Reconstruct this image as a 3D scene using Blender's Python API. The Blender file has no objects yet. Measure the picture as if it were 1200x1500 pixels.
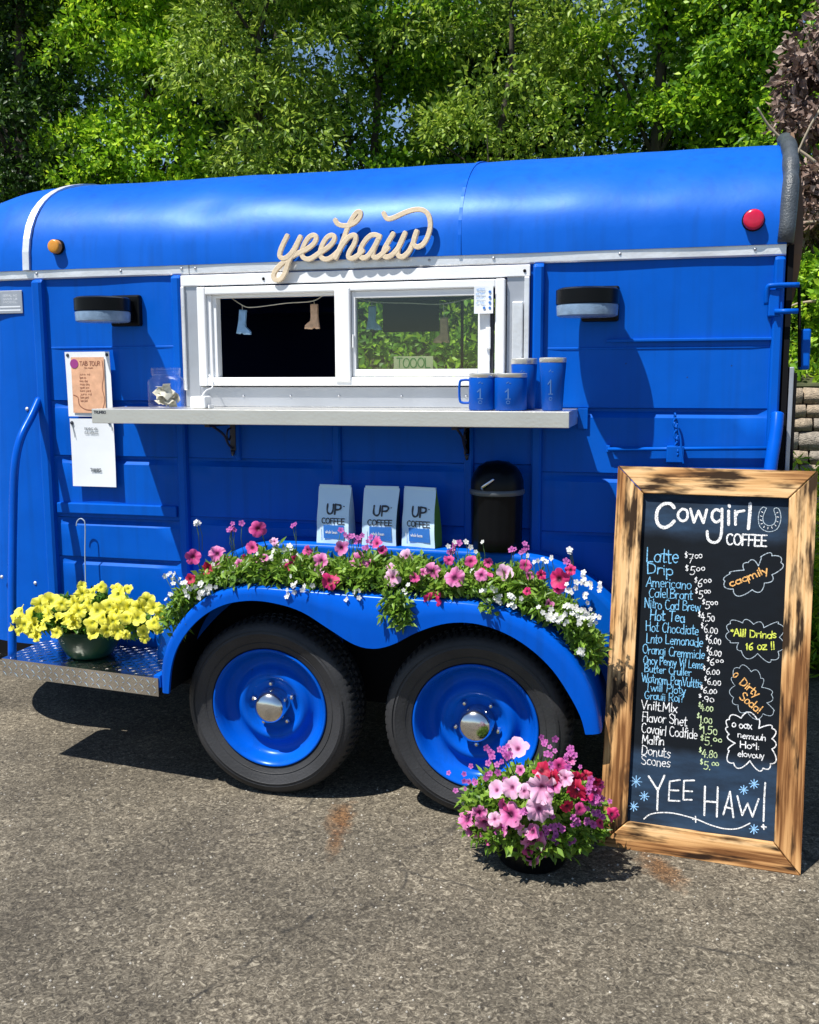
import bpy, bmesh, math, random
import numpy as np
from mathutils import Vector, Matrix, noise
PI = math.pi
random.seed(7)
rng = np.random.default_rng(11)
scene = bpy.context.scene
C = scene.collection

# ------------------------------------------------------------------ camera
F_PX, YAW, PITCH, ROLL = 1453.59, .2633, .1396, -.0041
CAM = Vector((1.4639, -3.6652, 1.6063))
fw = Vector((-math.sin(YAW) * math.cos(PITCH), math.cos(YAW) * math.cos(PITCH), -math.sin(PITCH)))
rt = Vector((math.cos(YAW), math.sin(YAW), 0)); up = rt.cross(fw)
rt, up = math.cos(ROLL) * rt + math.sin(ROLL) * up, -math.sin(ROLL) * rt + math.cos(ROLL) * up
cd = bpy.data.cameras.new('camera'); cam = bpy.data.objects.new('camera', cd); C.objects.link(cam)
m = Matrix((rt, up, -fw)).transposed().to_4x4(); m.translation = CAM; cam.matrix_world = m
cd.sensor_fit = 'VERTICAL'; cd.sensor_height = 24; cd.lens = 24 * F_PX / 1500
cd.clip_start = .05; cd.clip_end = 2000
scene.camera = cam
scene.cycles.transparent_max_bounces = 32

def at(px, py, y=0.0):            # measured point of the survey photograph, on the plane at depth y
    d = rt * (px - 600) / F_PX + up * (750 - py) / F_PX + fw
    return CAM + d * ((y - CAM.y) / d.y)

# ------------------------------------------------------------------ light
SUN = Vector((-.33, -.42, 1.0)).normalized()
w = bpy.data.worlds.new('World'); scene.world = w; w.use_nodes = True
nt = w.node_tree; nt.nodes.clear()
wo = nt.nodes.new('ShaderNodeOutputWorld'); bg = nt.nodes.new('ShaderNodeBackground'); sk = nt.nodes.new('ShaderNodeTexSky')
sk.sky_type = 'NISHITA'; sk.sun_disc = False
sk.sun_elevation = math.asin(SUN.z); sk.sun_rotation = math.atan2(SUN.x, SUN.y)
sk.air_density = 1.0; sk.dust_density = .1; sk.ozone_density = 4.0
bg.inputs[1].default_value = .085
nt.links.new(sk.outputs[0], bg.inputs[0]); nt.links.new(bg.outputs[0], wo.inputs[0])
sl = bpy.data.lights.new('sun', 'SUN'); sl.energy = 5.0; sl.angle = math.radians(.53); sl.color = (1, .965, .9)
so = bpy.data.objects.new('sun', sl); C.objects.link(so); so.rotation_euler = SUN.to_track_quat('Z', 'Y').to_euler()
so.location = (-6, -8, 18)
scene.view_settings.view_transform = 'Standard'; scene.view_settings.look = 'None'
scene.view_settings.exposure = .55; scene.view_settings.gamma = 1; scene.view_settings.use_curve_mapping = False

# ------------------------------------------------------------------ materials
def mat(name, col, rough=.5, metal=0., spec=.5, coat=0., bump=0., bscale=40., var=0., vscale=5., trans=0., bdist=.01):
    M = bpy.data.materials.new(name); M.use_nodes = True; n = M.node_tree.nodes; l = M.node_tree.links
    b = n['Principled BSDF']; b.inputs['Base Color'].default_value = (*col, 1)
    b.inputs['Roughness'].default_value = rough; b.inputs['Metallic'].default_value = metal
    b.inputs['Specular IOR Level'].default_value = spec; b.inputs['Coat Weight'].default_value = coat
    b.inputs['Coat Roughness'].default_value = .08; b.inputs['Transmission Weight'].default_value = trans
    tc = n.new('ShaderNodeTexCoord')
    if bump:
        t = n.new('ShaderNodeTexNoise'); t.inputs['Scale'].default_value = bscale; t.inputs['Detail'].default_value = 5
        bp = n.new('ShaderNodeBump'); bp.inputs['Strength'].default_value = bump; bp.inputs['Distance'].default_value = bdist
        l.new(tc.outputs['Object'], t.inputs['Vector']); l.new(t.outputs['Fac'], bp.inputs['Height']); l.new(bp.outputs[0], b.inputs['Normal'])
    if var:
        t = n.new('ShaderNodeTexNoise'); t.inputs['Scale'].default_value = vscale; t.inputs['Detail'].default_value = 6
        r = n.new('ShaderNodeValToRGB'); r.color_ramp.elements[0].position = .3; r.color_ramp.elements[1].position = .7
        r.color_ramp.elements[0].color = (*[c * (1 - var) for c in col], 1); r.color_ramp.elements[1].color = (*[min(1, c * (1 + var)) for c in col], 1)
        l.new(tc.outputs['Object'], t.inputs['Vector']); l.new(t.outputs['Fac'], r.inputs[0]); l.new(r.outputs[0], b.inputs['Base Color'])
    return M

def N(M, t): return M.node_tree.nodes.new(t)
def L(M, a, b): M.node_tree.links.new(a, b)
def ramp(M, stops):
    r = N(M, 'ShaderNodeValToRGB'); e = r.color_ramp.elements
    while len(e) < len(stops): e.new(.5)
    for i, (p, c) in enumerate(stops): e[i].position = p; e[i].color = (*c, 1)
    return r

BLUE = (.0002, .090, .50)
def paint_material(name, col, rough):
    M = mat(name, col, rough, coat=.08, spec=.14)
    b = M.node_tree.nodes['Principled BSDF']; b.inputs['Coat Roughness'].default_value = .22; b.inputs['Specular Tint'].default_value = (.45, .75, 1, 1)
    tc = N(M, 'ShaderNodeTexCoord')
    n1 = N(M, 'ShaderNodeTexNoise'); n1.inputs['Scale'].default_value = 2.2; n1.inputs['Detail'].default_value = 8; n1.inputs['Roughness'].default_value = .65
    L(M, tc.outputs['Object'], n1.inputs['Vector'])
    r = ramp(M, [(.3, (col[0], col[1] * .86, col[2] * .88)), (.52, col), (.75, (col[0] + .004, col[1] * 1.12, col[2] * 1.06))])
    L(M, n1.outputs['Fac'], r.inputs[0])
    # dust specks and scuffs
    n2 = N(M, 'ShaderNodeTexNoise'); n2.inputs['Scale'].default_value = 38; n2.inputs['Detail'].default_value = 6; n2.inputs['Roughness'].default_value = .8
    mp = N(M, 'ShaderNodeMapping'); mp.inputs['Scale'].default_value = (.35, 1, 1)
    L(M, tc.outputs['Object'], mp.inputs[0]); L(M, mp.outputs[0], n2.inputs['Vector'])
    r2 = ramp(M, [(.66, (0, 0, 0)), (.76, (.35, .35, .35))]); L(M, n2.outputs['Fac'], r2.inputs[0])
    mx = N(M, 'ShaderNodeMixRGB'); L(M, r2.outputs[0], mx.inputs[0]); L(M, r.outputs[0], mx.inputs[1]); mx.inputs[2].default_value = (.06, .14, .42, 1)
    mpd = N(M, 'ShaderNodeMapping'); mpd.inputs['Scale'].default_value = (26, 26, 1.1); L(M, tc.outputs['Object'], mpd.inputs[0])
    nd_ = N(M, 'ShaderNodeTexNoise'); nd_.inputs['Scale'].default_value = 1; nd_.inputs['Detail'].default_value = 5; L(M, mpd.outputs[0], nd_.inputs['Vector'])
    rd = ramp(M, [(.50, (0, 0, 0)), (.72, (.30, .30, .30))]); L(M, nd_.outputs['Fac'], rd.inputs[0])
    md = N(M, 'ShaderNodeMixRGB'); L(M, rd.outputs[0], md.inputs[0]); L(M, mx.outputs[0], md.inputs[1]); md.inputs[2].default_value = (.004, .05, .24, 1)
    ch = N(M, 'ShaderNodeTexVoronoi'); ch.inputs['Scale'].default_value = 9; L(M, tc.outputs['Object'], ch.inputs['Vector']); rch = ramp(M, [(.018, (.8, .8, .8)), (.03, (0, 0, 0))]); L(M, ch.outputs['Distance'], rch.inputs[0])
    mc_ = N(M, 'ShaderNodeMixRGB'); L(M, rch.outputs[0], mc_.inputs[0]); L(M, md.outputs[0], mc_.inputs[1]); mc_.inputs[2].default_value = (.02, .03, .07, 1); L(M, mc_.outputs[0], b.inputs['Base Color'])
    rr = N(M, 'ShaderNodeMapRange'); rr.inputs['To Min'].default_value = rough - .08; rr.inputs['To Max'].default_value = rough + .14
    L(M, n1.outputs['Fac'], rr.inputs[0]); L(M, rr.outputs[0], b.inputs['Roughness'])
    n3 = N(M, 'ShaderNodeTexNoise'); n3.inputs['Scale'].default_value = 9; n3.inputs['Detail'].default_value = 7
    bp = N(M, 'ShaderNodeBump'); bp.inputs['Strength'].default_value = .22; bp.inputs['Distance'].default_value = .006
    L(M, tc.outputs['Object'], n3.inputs['Vector']); L(M, n3.outputs['Fac'], bp.inputs['Height']); L(M, bp.outputs[0], b.inputs['Normal']); L(M, bp.outputs[0], b.inputs['Coat Normal'])
    return M
blue = paint_material('blue_paint', BLUE, .42)
roof_blue = paint_material('roof_paint', (.0002, .098, .54), .40)
roof_blue.node_tree.nodes['Principled BSDF'].inputs['Specular IOR Level'].default_value = .40; roof_blue.node_tree.nodes['Principled BSDF'].inputs['Coat Weight'].default_value = 0
blue_gloss = paint_material('blue_gloss_paint', (.0006, .085, .52), .24)
alu = mat('aluminium', (.78, .79, .80), .42, .55, bump=.15, bscale=60, var=.12, vscale=7)
alu_dull = mat('dull_aluminium', (.44, .46, .50), .42, .6, bump=.1, bscale=30, var=.08)
steel = mat('brushed_steel', (.78, .76, .70), .34, .8, bump=.06, bscale=90, var=.06, vscale=4)
chrome = mat('chrome', (.72, .71, .70), .16, 1., bump=.03, bscale=30)
white = mat('white_vinyl', (.80, .81, .82), .4, bump=.03, var=.04)
paper = mat('white_paper', (.80, .83, .86), .45, var=.03, vscale=12)
peach = mat('peach_print', (.72, .40, .24), .6, var=.16, vscale=30)
ink = mat('dark_ink', (.03, .035, .05), .6)
brown_ink = mat('brown_ink', (.30, .12, .07), .6)
purple_ink = mat('purple_ink', (.32, .04, .22), .6)
grey_ink = mat('grey_ink', (.14, .16, .18), .6)
white_ink = mat('white_ink', (.75, .78, .82), .6)
pale_blue_ink = mat('pale_blue_ink', (.25, .42, .70), .6)
mid_blue_ink = mat('mid_blue_ink', (.03, .17, .55), .5)
black = mat('black_plastic', (.003, .0035, .0045), .3, spec=.16, bump=.04)
black_matt = mat('matt_black', (.005, .005, .006), .8, spec=.15)
canvas = mat('grey_black_vinyl', (.06, .07, .08), .4, bump=.35, bscale=150, var=.3, vscale=20)
tan_board = mat('tan_liner', (.16, .085, .04), .7, bump=.2, bscale=20, var=.3)
wood_pale = mat('pale_birch', (.70, .57, .40), .6, bump=.15, bscale=90, var=.08, vscale=25)
amber = mat('amber_lens', (.62, .26, .03), .3, var=.1, vscale=60)
redlens = mat('red_lens', (.55, .01, .05), .25, var=.1, vscale=60)
rust = mat('bracket_iron', (.05, .05, .06), .5, .6, bump=.2)
green_pot = mat('dark_green_plastic', (.005, .034, .020), .4, spec=.25, bump=.08, bscale=25, var=.2)
stem_green = mat('stem_green', (.07, .14, .03), .6)
soil = mat('soil', (.02, .014, .01), .95, bump=.6, bscale=60)
kraft = mat('kraft_card', (.66, .62, .40), .8, var=.1)
money = mat('bank_notes', (.62, .58, .47), .8, var=.35, vscale=45)
frost = mat('frosted_lens', (.17, .25, .36), .25, bump=.2, bscale=200, var=.2, vscale=30)
bluefoil = mat('light_blue_boot', (.22, .40, .62), .4, var=.15, vscale=40)
tanfoil = mat('tan_boot', (.50, .32, .20), .5, var=.2, vscale=60)
bag_white = mat('bag_paper', (.60, .80, 1.0), .45, bump=.25, bscale=14, var=.05, bdist=.004)
bag_green = mat('bag_green', (.13, .28, .03), .5, bump=.25, bscale=14, bdist=.004)
bag_dark = mat('bag_dark', (.02, .05, .09), .5)

glass = mat('window_glass', (1, 1, 1), .0); 
def glass_mat(M, tint, refl):
    n = M.node_tree.nodes; n.clear(); o = n.new('ShaderNodeOutputMaterial')
    t = n.new('ShaderNodeBsdfTransparent'); t.inputs[0].default_value = (*tint, 1)
    g = n.new('ShaderNodeBsdfGlossy'); g.inputs['Roughness'].default_value = .01
    lw = n.new('ShaderNodeLayerWeight'); pw = n.new('ShaderNodeMath'); pw.operation = 'POWER'; pw.inputs[1].default_value = 4; L(M, lw.outputs['Facing'], pw.inputs[0]); f = n.new('ShaderNodeMath'); f.operation = 'MULTIPLY_ADD'; f.inputs[1].default_value = .5; f.inputs[2].default_value = refl; L(M, pw.outputs[0], f.inputs[0])
    mx = n.new('ShaderNodeMixShader'); L(M, f.outputs[0], mx.inputs[0]); L(M, t.outputs[0], mx.inputs[1]); L(M, g.outputs[0], mx.inputs[2]); L(M, mx.outputs[0], o.inputs[0])
glass_mat(glass, (.80, .85, .81), .045)
jar_glass = mat('jar_glass', (1, 1, 1), .0); glass_mat(jar_glass, (.97, .98, .985), .05)

# chalk
def chalk(name, col):
    M = mat(name, col, .9); b = M.node_tree.nodes['Principled BSDF']
    tc = N(M, 'ShaderNodeTexCoord'); t = N(M, 'ShaderNodeTexNoise'); t.inputs['Scale'].default_value = 260; t.inputs['Detail'].default_value = 3
    L(M, tc.outputs['Object'], t.inputs['Vector'])
    r = ramp(M, [(.36, tuple(c * .35 for c in col)), (.55, col)]); L(M, t.outputs['Fac'], r.inputs[0]); L(M, r.outputs[0], b.inputs['Base Color'])
    return M
ch_white = chalk('white_chalk', (.85, .85, .85)); ch_blue = chalk('blue_chalk', (.20, .52, .80)); ch_yel = chalk('yellow_chalk', (.68, .75, .10))
ch_or = chalk('orange_chalk', (.85, .45, .14)); ch_pale = chalk('pale_chalk', (.42, .50, .56)); ch_grn = chalk('greenish_chalk', (.55, .68, .36))
ch_star = chalk('star_chalk', (.30, .58, .92))

# slate with smudged chalk
slate = mat('slate_board', (.02, .03, .045), .7, spec=.08)
b = slate.node_tree.nodes['Principled BSDF']; tc = N(slate, 'ShaderNodeTexCoord')
sx = N(slate, 'ShaderNodeSeparateXYZ'); L(slate, tc.outputs['Object'], sx.inputs[0])
t = N(slate, 'ShaderNodeTexNoise'); t.inputs['Scale'].default_value = 5; t.inputs['Detail'].default_value = 7; L(slate, tc.outputs['Object'], t.inputs['Vector'])
def band(lo, hi, soft):
    a = N(slate, 'ShaderNodeMapRange'); a.interpolation_type = 'SMOOTHSTEP'
    ad = N(slate, 'ShaderNodeMath'); ad.operation = 'MULTIPLY_ADD'; ad.inputs[1].default_value = .10; L(slate, t.outputs['Fac'], ad.inputs[0]); L(slate, sx.outputs['Z'], ad.inputs[2])
    a.inputs['From Min'].default_value = lo; a.inputs['From Max'].default_value = lo + soft; L(slate, ad.outputs[0], a.inputs[0])
    c = N(slate, 'ShaderNodeMapRange'); c.interpolation_type = 'SMOOTHSTEP'; c.inputs['From Min'].default_value = hi; c.inputs['From Max'].default_value = hi + soft
    c.inputs['To Min'].default_value = 1; c.inputs['To Max'].default_value = 0; L(slate, ad.outputs[0], c.inputs[0])
    m_ = N(slate, 'ShaderNodeMath'); m_.operation = 'MULTIPLY'; L(slate, a.outputs[0], m_.inputs[0]); L(slate, c.outputs[0], m_.inputs[1]); return m_
b1 = band(-.1, .36, .05); b2 = band(1.10, 1.40, .06)
ad = N(slate, 'ShaderNodeMath'); ad.operation = 'ADD'; L(slate, b1.outputs[0], ad.inputs[0]); L(slate, b2.outputs[0], ad.inputs[1])
t2 = N(slate, 'ShaderNodeTexNoise'); t2.inputs['Scale'].default_value = 9; t2.inputs['Detail'].default_value = 9; t2.inputs['Roughness'].default_value = .7
mp = N(slate, 'ShaderNodeMapping'); mp.inputs['Rotation'].default_value = (0, .5, 0); mp.inputs['Scale'].default_value = (.5, 1, 1.6); L(slate, tc.outputs['Object'], mp.inputs[0]); L(slate, mp.outputs[0], t2.inputs['Vector'])
mm = N(slate, 'ShaderNodeMath'); mm.operation = 'MULTIPLY'; L(slate, ad.outputs[0], mm.inputs[0]); L(slate, t2.outputs['Fac'], mm.inputs[1])
a3 = N(slate, 'ShaderNodeMath'); a3.operation = 'MULTIPLY_ADD'; a3.inputs[1].default_value = .22; L(slate, t2.outputs['Fac'], a3.inputs[0]); L(slate, mm.outputs[0], a3.inputs[2])
r = ramp(slate, [(.10, (.007, .009, .012)), (.42, (.016, .024, .038)), (.8, (.028, .055, .10))]); L(slate, a3.outputs[0], r.inputs[0]); L(slate, r.outputs[0], b.inputs['Base Color'])

# burnt pine
def burnt(name, axis):
    M = mat(name, (.5, .3, .14), .7, spec=.15); b = M.node_tree.nodes['Principled BSDF']; tc = N(M, 'ShaderNodeTexCoord')
    mp = N(M, 'ShaderNodeMapping'); s = [7., 7., 7.]; s[axis] = .9; mp.inputs['Scale'].default_value = s; L(M, tc.outputs['Object'], mp.inputs[0])
    d = N(M, 'ShaderNodeTexNoise'); d.inputs['Scale'].default_value = 1.1; d.inputs['Detail'].default_value = 3; L(M, mp.outputs[0], d.inputs['Vector'])
    ring = N(M, 'ShaderNodeMath'); ring.operation = 'MULTIPLY'; ring.inputs[1].default_value = 26; L(M, d.outputs['Fac'], ring.inputs[0])
    sn = N(M, 'ShaderNodeMath'); sn.operation = 'SINE'; L(M, ring.outputs[0], sn.inputs[0])
    mp2 = N(M, 'ShaderNodeMapping'); s = [110., 110., 110.]; s[axis] = 4.; mp2.inputs['Scale'].default_value = s; L(M, tc.outputs['Object'], mp2.inputs[0])
    fn = N(M, 'ShaderNodeTexNoise'); fn.inputs['Scale'].default_value = 1; fn.inputs['Detail'].default_value = 4; L(M, mp2.outputs[0], fn.inputs['Vector'])
    ad = N(M, 'ShaderNodeMath'); ad.operation = 'MULTIPLY_ADD'; ad.inputs[1].default_value = .26; L(M, sn.outputs[0], ad.inputs[0]); L(M, fn.outputs['Fac'], ad.inputs[2])
    r = ramp(M, [(.22, (.16, .066, .022)), (.40, (.40, .20, .075)), (.60, (.60, .34, .14)), (.85, (.74, .48, .24))]); L(M, ad.outputs[0], r.inputs[0])
    mp3 = N(M, 'ShaderNodeMapping'); s = [24., 24., 24.]; s[axis] = 5.0; mp3.inputs['Scale'].default_value = s; L(M, tc.outputs['Object'], mp3.inputs[0])
    bn = N(M, 'ShaderNodeTexNoise'); bn.inputs['Scale'].default_value = 1; bn.inputs['Detail'].default_value = 4; bn.inputs['Roughness'].default_value = .55; L(M, mp3.outputs[0], bn.inputs['Vector'])
    a2 = N(M, 'ShaderNodeMath'); a2.operation = 'MULTIPLY_ADD'; a2.inputs[1].default_value = .05; L(M, sn.outputs[0], a2.inputs[0]); a4 = N(M, 'ShaderNodeMath'); a4.operation = 'MULTIPLY_ADD'; a4.inputs[1].default_value = -.30; L(M, fn.outputs['Fac'], a4.inputs[0]); L(M, bn.outputs['Fac'], a4.inputs[2]); a5 = N(M, 'ShaderNodeMath'); a5.operation = 'ADD'; a5.inputs[1].default_value = .15; L(M, a4.outputs[0], a5.inputs[0]); L(M, a5.outputs[0], a2.inputs[2])
    br = ramp(M, [(.49, (0, 0, 0)), (.55, (.45, .45, .45)), (.63, (.97, .97, .97))]); L(M, a2.outputs[0], br.inputs[0])
    mx = N(M, 'ShaderNodeMixRGB'); L(M, br.outputs[0], mx.inputs[0]); L(M, r.outputs[0], mx.inputs[1]); mx.inputs[2].default_value = (.018, .009, .005, 1)
    mp4 = N(M, 'ShaderNodeMapping'); s = [6.5, .01, 6.5]; s[axis] = 3.4; mp4.inputs['Scale'].default_value = s; L(M, tc.outputs['Object'], mp4.inputs[0])
    dv = N(M, 'ShaderNodeVectorMath'); dv.operation = 'MULTIPLY_ADD'; dv.inputs[1].default_value = (.12, .12, .12); L(M, fn.outputs['Color'], dv.inputs[0]); L(M, mp4.outputs[0], dv.inputs[2])
    kn = N(M, 'ShaderNodeTexVoronoi'); kn.inputs['Scale'].default_value = 1; L(M, dv.outputs[0], kn.inputs['Vector'])
    kr = ramp(M, [(.0, (.95, .95, .95)), (.07, (.75, .75, .75)), (.11, (.15, .15, .15)), (.15, (.6, .6, .6)), (.20, (.08, .08, .08)), (.27, (0, 0, 0))]); L(M, kn.outputs['Distance'], kr.inputs[0])
    mk = N(M, 'ShaderNodeMixRGB'); L(M, kr.outputs[0], mk.inputs[0]); L(M, mx.outputs[0], mk.inputs[1]); mk.inputs[2].default_value = (.06, .028, .012, 1); L(M, mk.outputs[0], b.inputs['Base Color'])
    bp = N(M, 'ShaderNodeBump'); bp.inputs['Strength'].default_value = .35; bp.inputs['Distance'].default_value = .003; L(M, ad.outputs[0], bp.inputs['Height']); L(M, bp.outputs[0], b.inputs['Normal'])
    return M
burnt_v = burnt('burnt_pine_upright', 2); burnt_h = burnt('burnt_pine_rail', 0)

# tyre rubber
rubber = mat('tyre_rubber', (.024, .024, .026), .6, bump=.15, bscale=120, var=.35, vscale=6)

# asphalt
asphalt = mat('asphalt', (.12, .11, .10), .88); M = asphalt; b = M.node_tree.nodes['Principled BSDF']; tc = N(M, 'ShaderNodeTexCoord')
vo = N(M, 'ShaderNodeTexVoronoi'); vo.inputs['Scale'].default_value = 92; L(M, tc.outputs['Object'], vo.inputs['Vector'])
n0 = N(M, 'ShaderNodeTexNoise'); n0.inputs['Scale'].default_value = 56; n0.inputs['Detail'].default_value = 6; n0.inputs['Roughness'].default_value = .7; n0.inputs['Distortion'].default_value = 1.6; L(M, tc.outputs['Object'], n0.inputs['Vector'])
n1 = N(M, 'ShaderNodeTexNoise'); n1.inputs['Scale'].default_value = 1.6; n1.inputs['Detail'].default_value = 7; n1.inputs['Roughness'].default_value = .62; L(M, tc.outputs['Object'], n1.inputs['Vector'])
r0 = ramp(M, [(.33, (.018, .0145, .010)), (.43, (.074, .061, .042)), (.54, (.150, .127, .092)), (.68, (.40, .35, .265))]); L(M, n0.outputs['Fac'], r0.inputs[0])
rv = ramp(M, [(0, (.45, .45, .45)), (.25, (.8, .8, .8)), (.6, (1.0, 1.0, 1.0))])
sc = N(M, 'ShaderNodeSeparateColor'); L(M, vo.outputs['Color'], sc.inputs[0]); L(M, sc.outputs[0], rv.inputs[0])
mu = N(M, 'ShaderNodeMixRGB'); mu.blend_type = 'MULTIPLY'; mu.inputs[0].default_value = .7; L(M, r0.outputs[0], mu.inputs[1]); L(M, rv.outputs[0], mu.inputs[2])
r1 = ramp(M, [(.3, (.56, .55, .54)), (.48, (.92, .92, .91)), (.68, (1.38, 1.37, 1.35))]); L(M, n1.outputs['Fac'], r1.inputs[0])
mu2 = N(M, 'ShaderNodeMixRGB'); mu2.blend_type = 'MULTIPLY'; mu2.inputs[0].default_value = 1; L(M, mu.outputs[0], mu2.inputs[1]); L(M, r1.outputs[0], mu2.inputs[2])
# white flecks
vf = N(M, 'ShaderNodeTexVoronoi'); vf.inputs['Scale'].default_value = 16; L(M, tc.outputs['Object'], vf.inputs['Vector'])
rf = ramp(M, [(.03, (.85, .85, .85)), (.055, (0, 0, 0))]); L(M, vf.outputs['Distance'], rf.inputs[0])
mf = N(M, 'ShaderNodeMixRGB'); L(M, rf.outputs[0], mf.inputs[0]); L(M, mu2.outputs[0], mf.inputs[1]); mf.inputs[2].default_value = (.42, .40, .36, 1)
last = mf.outputs[0]
# two rusty stains with shapes of their own
def stain(cx, cy, rx, ry, rot, amt):
    global last
    mp = N(M, 'ShaderNodeMapping'); mp.vector_type = 'TEXTURE'; mp.inputs['Location'].default_value = (cx, cy, 0); mp.inputs['Rotation'].default_value = (0, 0, rot); mp.inputs['Scale'].default_value = (rx, ry, 1)
    L(M, tc.outputs['Object'], mp.inputs[0])
    ns = N(M, 'ShaderNodeTexNoise'); ns.inputs['Scale'].default_value = 22; ns.inputs['Detail'].default_value = 5; L(M, tc.outputs['Object'], ns.inputs['Vector'])
    ln = N(M, 'ShaderNodeVectorMath'); ln.operation = 'LENGTH'; L(M, mp.outputs[0], ln.inputs[0])
    ad = N(M, 'ShaderNodeMath'); ad.operation = 'MULTIPLY_ADD'; ad.inputs[1].default_value = 1.5; L(M, ns.outputs['Fac'], ad.inputs[0]); L(M, ln.outputs[1], ad.inputs[2])
    rs = ramp(M, [(.0, (amt,) * 3), (1, (0, 0, 0))]); rs.color_ramp.elements[0].position = .55
    mr = N(M, 'ShaderNodeMapRange'); mr.inputs['From Max'].default_value = 1.9; L(M, ad.outputs[0], mr.inputs[0]); L(M, mr.outputs[0], rs.inputs[0])
    mx = N(M, 'ShaderNodeMixRGB'); mx.blend_type = 'MULTIPLY'; L(M, rs.outputs[0], mx.inputs[0]); L(M, last, mx.inputs[1]); mx.inputs[2].default_value = (1.05, .58, .26, 1); last = mx.outputs[0]
stain(.325, -.42, .055, .15, .2, .85); stain(.37, -.60, .03, .12, .2, .7); stain(1.46, -.52, .06, .14, .5, .85)
def crack(x0, y0, x1, y1, amt=.85):
    global last
    L0 = math.hypot(x1 - x0, y1 - y0); mp = N(M, 'ShaderNodeMapping'); mp.vector_type = 'TEXTURE'; mp.inputs['Location'].default_value = ((x0 + x1) / 2, (y0 + y1) / 2, 0); mp.inputs['Rotation'].default_value = (0, 0, math.atan2(y1 - y0, x1 - x0))
    ns = N(M, 'ShaderNodeTexNoise'); ns.inputs['Scale'].default_value = 7; ns.inputs['Detail'].default_value = 7; ns.inputs['Roughness'].default_value = .6; L(M, tc.outputs['Object'], ns.inputs['Vector'])
    va = N(M, 'ShaderNodeVectorMath'); va.operation = 'MULTIPLY_ADD'; va.inputs[1].default_value = (.16, .16, 0); L(M, ns.outputs['Color'], va.inputs[0]); L(M, tc.outputs['Object'], va.inputs[2]); L(M, va.outputs[0], mp.inputs[0])
    sp = N(M, 'ShaderNodeSeparateXYZ'); L(M, mp.outputs[0], sp.inputs[0])
    ab = N(M, 'ShaderNodeMath'); ab.operation = 'ABSOLUTE'; L(M, sp.outputs['Y'], ab.inputs[0]); r1_ = N(M, 'ShaderNodeMapRange'); r1_.inputs['From Max'].default_value = .011; r1_.inputs['To Min'].default_value = 1; r1_.inputs['To Max'].default_value = 0; L(M, ab.outputs[0], r1_.inputs[0])
    ax = N(M, 'ShaderNodeMath'); ax.operation = 'ABSOLUTE'; L(M, sp.outputs['X'], ax.inputs[0]); r2_ = N(M, 'ShaderNodeMapRange'); r2_.inputs['From Min'].default_value = L0 * .38; r2_.inputs['From Max'].default_value = L0 * .5; r2_.inputs['To Min'].default_value = amt; r2_.inputs['To Max'].default_value = 0; L(M, ax.outputs[0], r2_.inputs[0])
    m1 = N(M, 'ShaderNodeMath'); m1.operation = 'MULTIPLY'; L(M, r1_.outputs[0], m1.inputs[0]); L(M, r2_.outputs[0], m1.inputs[1])
    ns2 = N(M, 'ShaderNodeTexNoise'); ns2.inputs['Scale'].default_value = 14; L(M, tc.outputs['Object'], ns2.inputs['Vector']); r3_ = ramp(M, [(.42, (.15, .15, .15)), (.56, (1, 1, 1))]); L(M, ns2.outputs['Fac'], r3_.inputs[0])
    m2 = N(M, 'ShaderNodeMath'); m2.operation = 'MULTIPLY'; L(M, m1.outputs[0], m2.inputs[0]); L(M, r3_.outputs[0], m2.inputs[1])
    mx = N(M, 'ShaderNodeMixRGB'); L(M, m2.outputs[0], mx.inputs[0]); L(M, last, mx.inputs[1]); mx.inputs[2].default_value = (.018, .016, .013, 1); last = mx.outputs[0]
crack(.55, -.92, .36, -1.52, 1.0); crack(.52, -.94, .72, -.88, .6)
# cracks: thin lines where a big distorted voronoi's edges run, only in places
vc = N(M, 'ShaderNodeTexVoronoi'); vc.feature = 'DISTANCE_TO_EDGE'; vc.inputs['Scale'].default_value = .75
nd = N(M, 'ShaderNodeTexNoise'); nd.inputs['Scale'].default_value = 5; nd.inputs['Detail'].default_value = 6; L(M, tc.outputs['Object'], nd.inputs['Vector'])
vm = N(M, 'ShaderNodeVectorMath'); vm.operation = 'MULTIPLY_ADD'; vm.inputs[1].default_value = (.25, .25, 0); L(M, nd.outputs['Color'], vm.inputs[0]); L(M, tc.outputs['Object'], vm.inputs[2]); L(M, vm.outputs[0], vc.inputs['Vector'])
rc = ramp(M, [(.0, (1, 1, 1)), (.006, (0, 0, 0))]); L(M, vc.outputs['Distance'], rc.inputs[0])
rn = ramp(M, [(.48, (0, 0, 0)), (.56, (.8, .8, .8))]); L(M, n1.outputs['Fac'], rn.inputs[0])
mc = N(M, 'ShaderNodeMath'); mc.operation = 'MULTIPLY'; L(M, rc.outputs[0], mc.inputs[0]); L(M, rn.outputs[0], mc.inputs[1])
mx = N(M, 'ShaderNodeMixRGB'); L(M, mc.outputs[0], mx.inputs[0]); L(M, last, mx.inputs[1]); mx.inputs[2].default_value = (.02, .018, .015, 1); L(M, mx.outputs[0], b.inputs['Base Color'])
bp = N(M, 'ShaderNodeBump'); bp.inputs['Strength'].default_value = .8; bp.inputs['Distance'].default_value = .006; L(M, n0.outputs['Fac'], bp.inputs['Height']); L(M, bp.outputs[0], b.inputs['Normal'])

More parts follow.
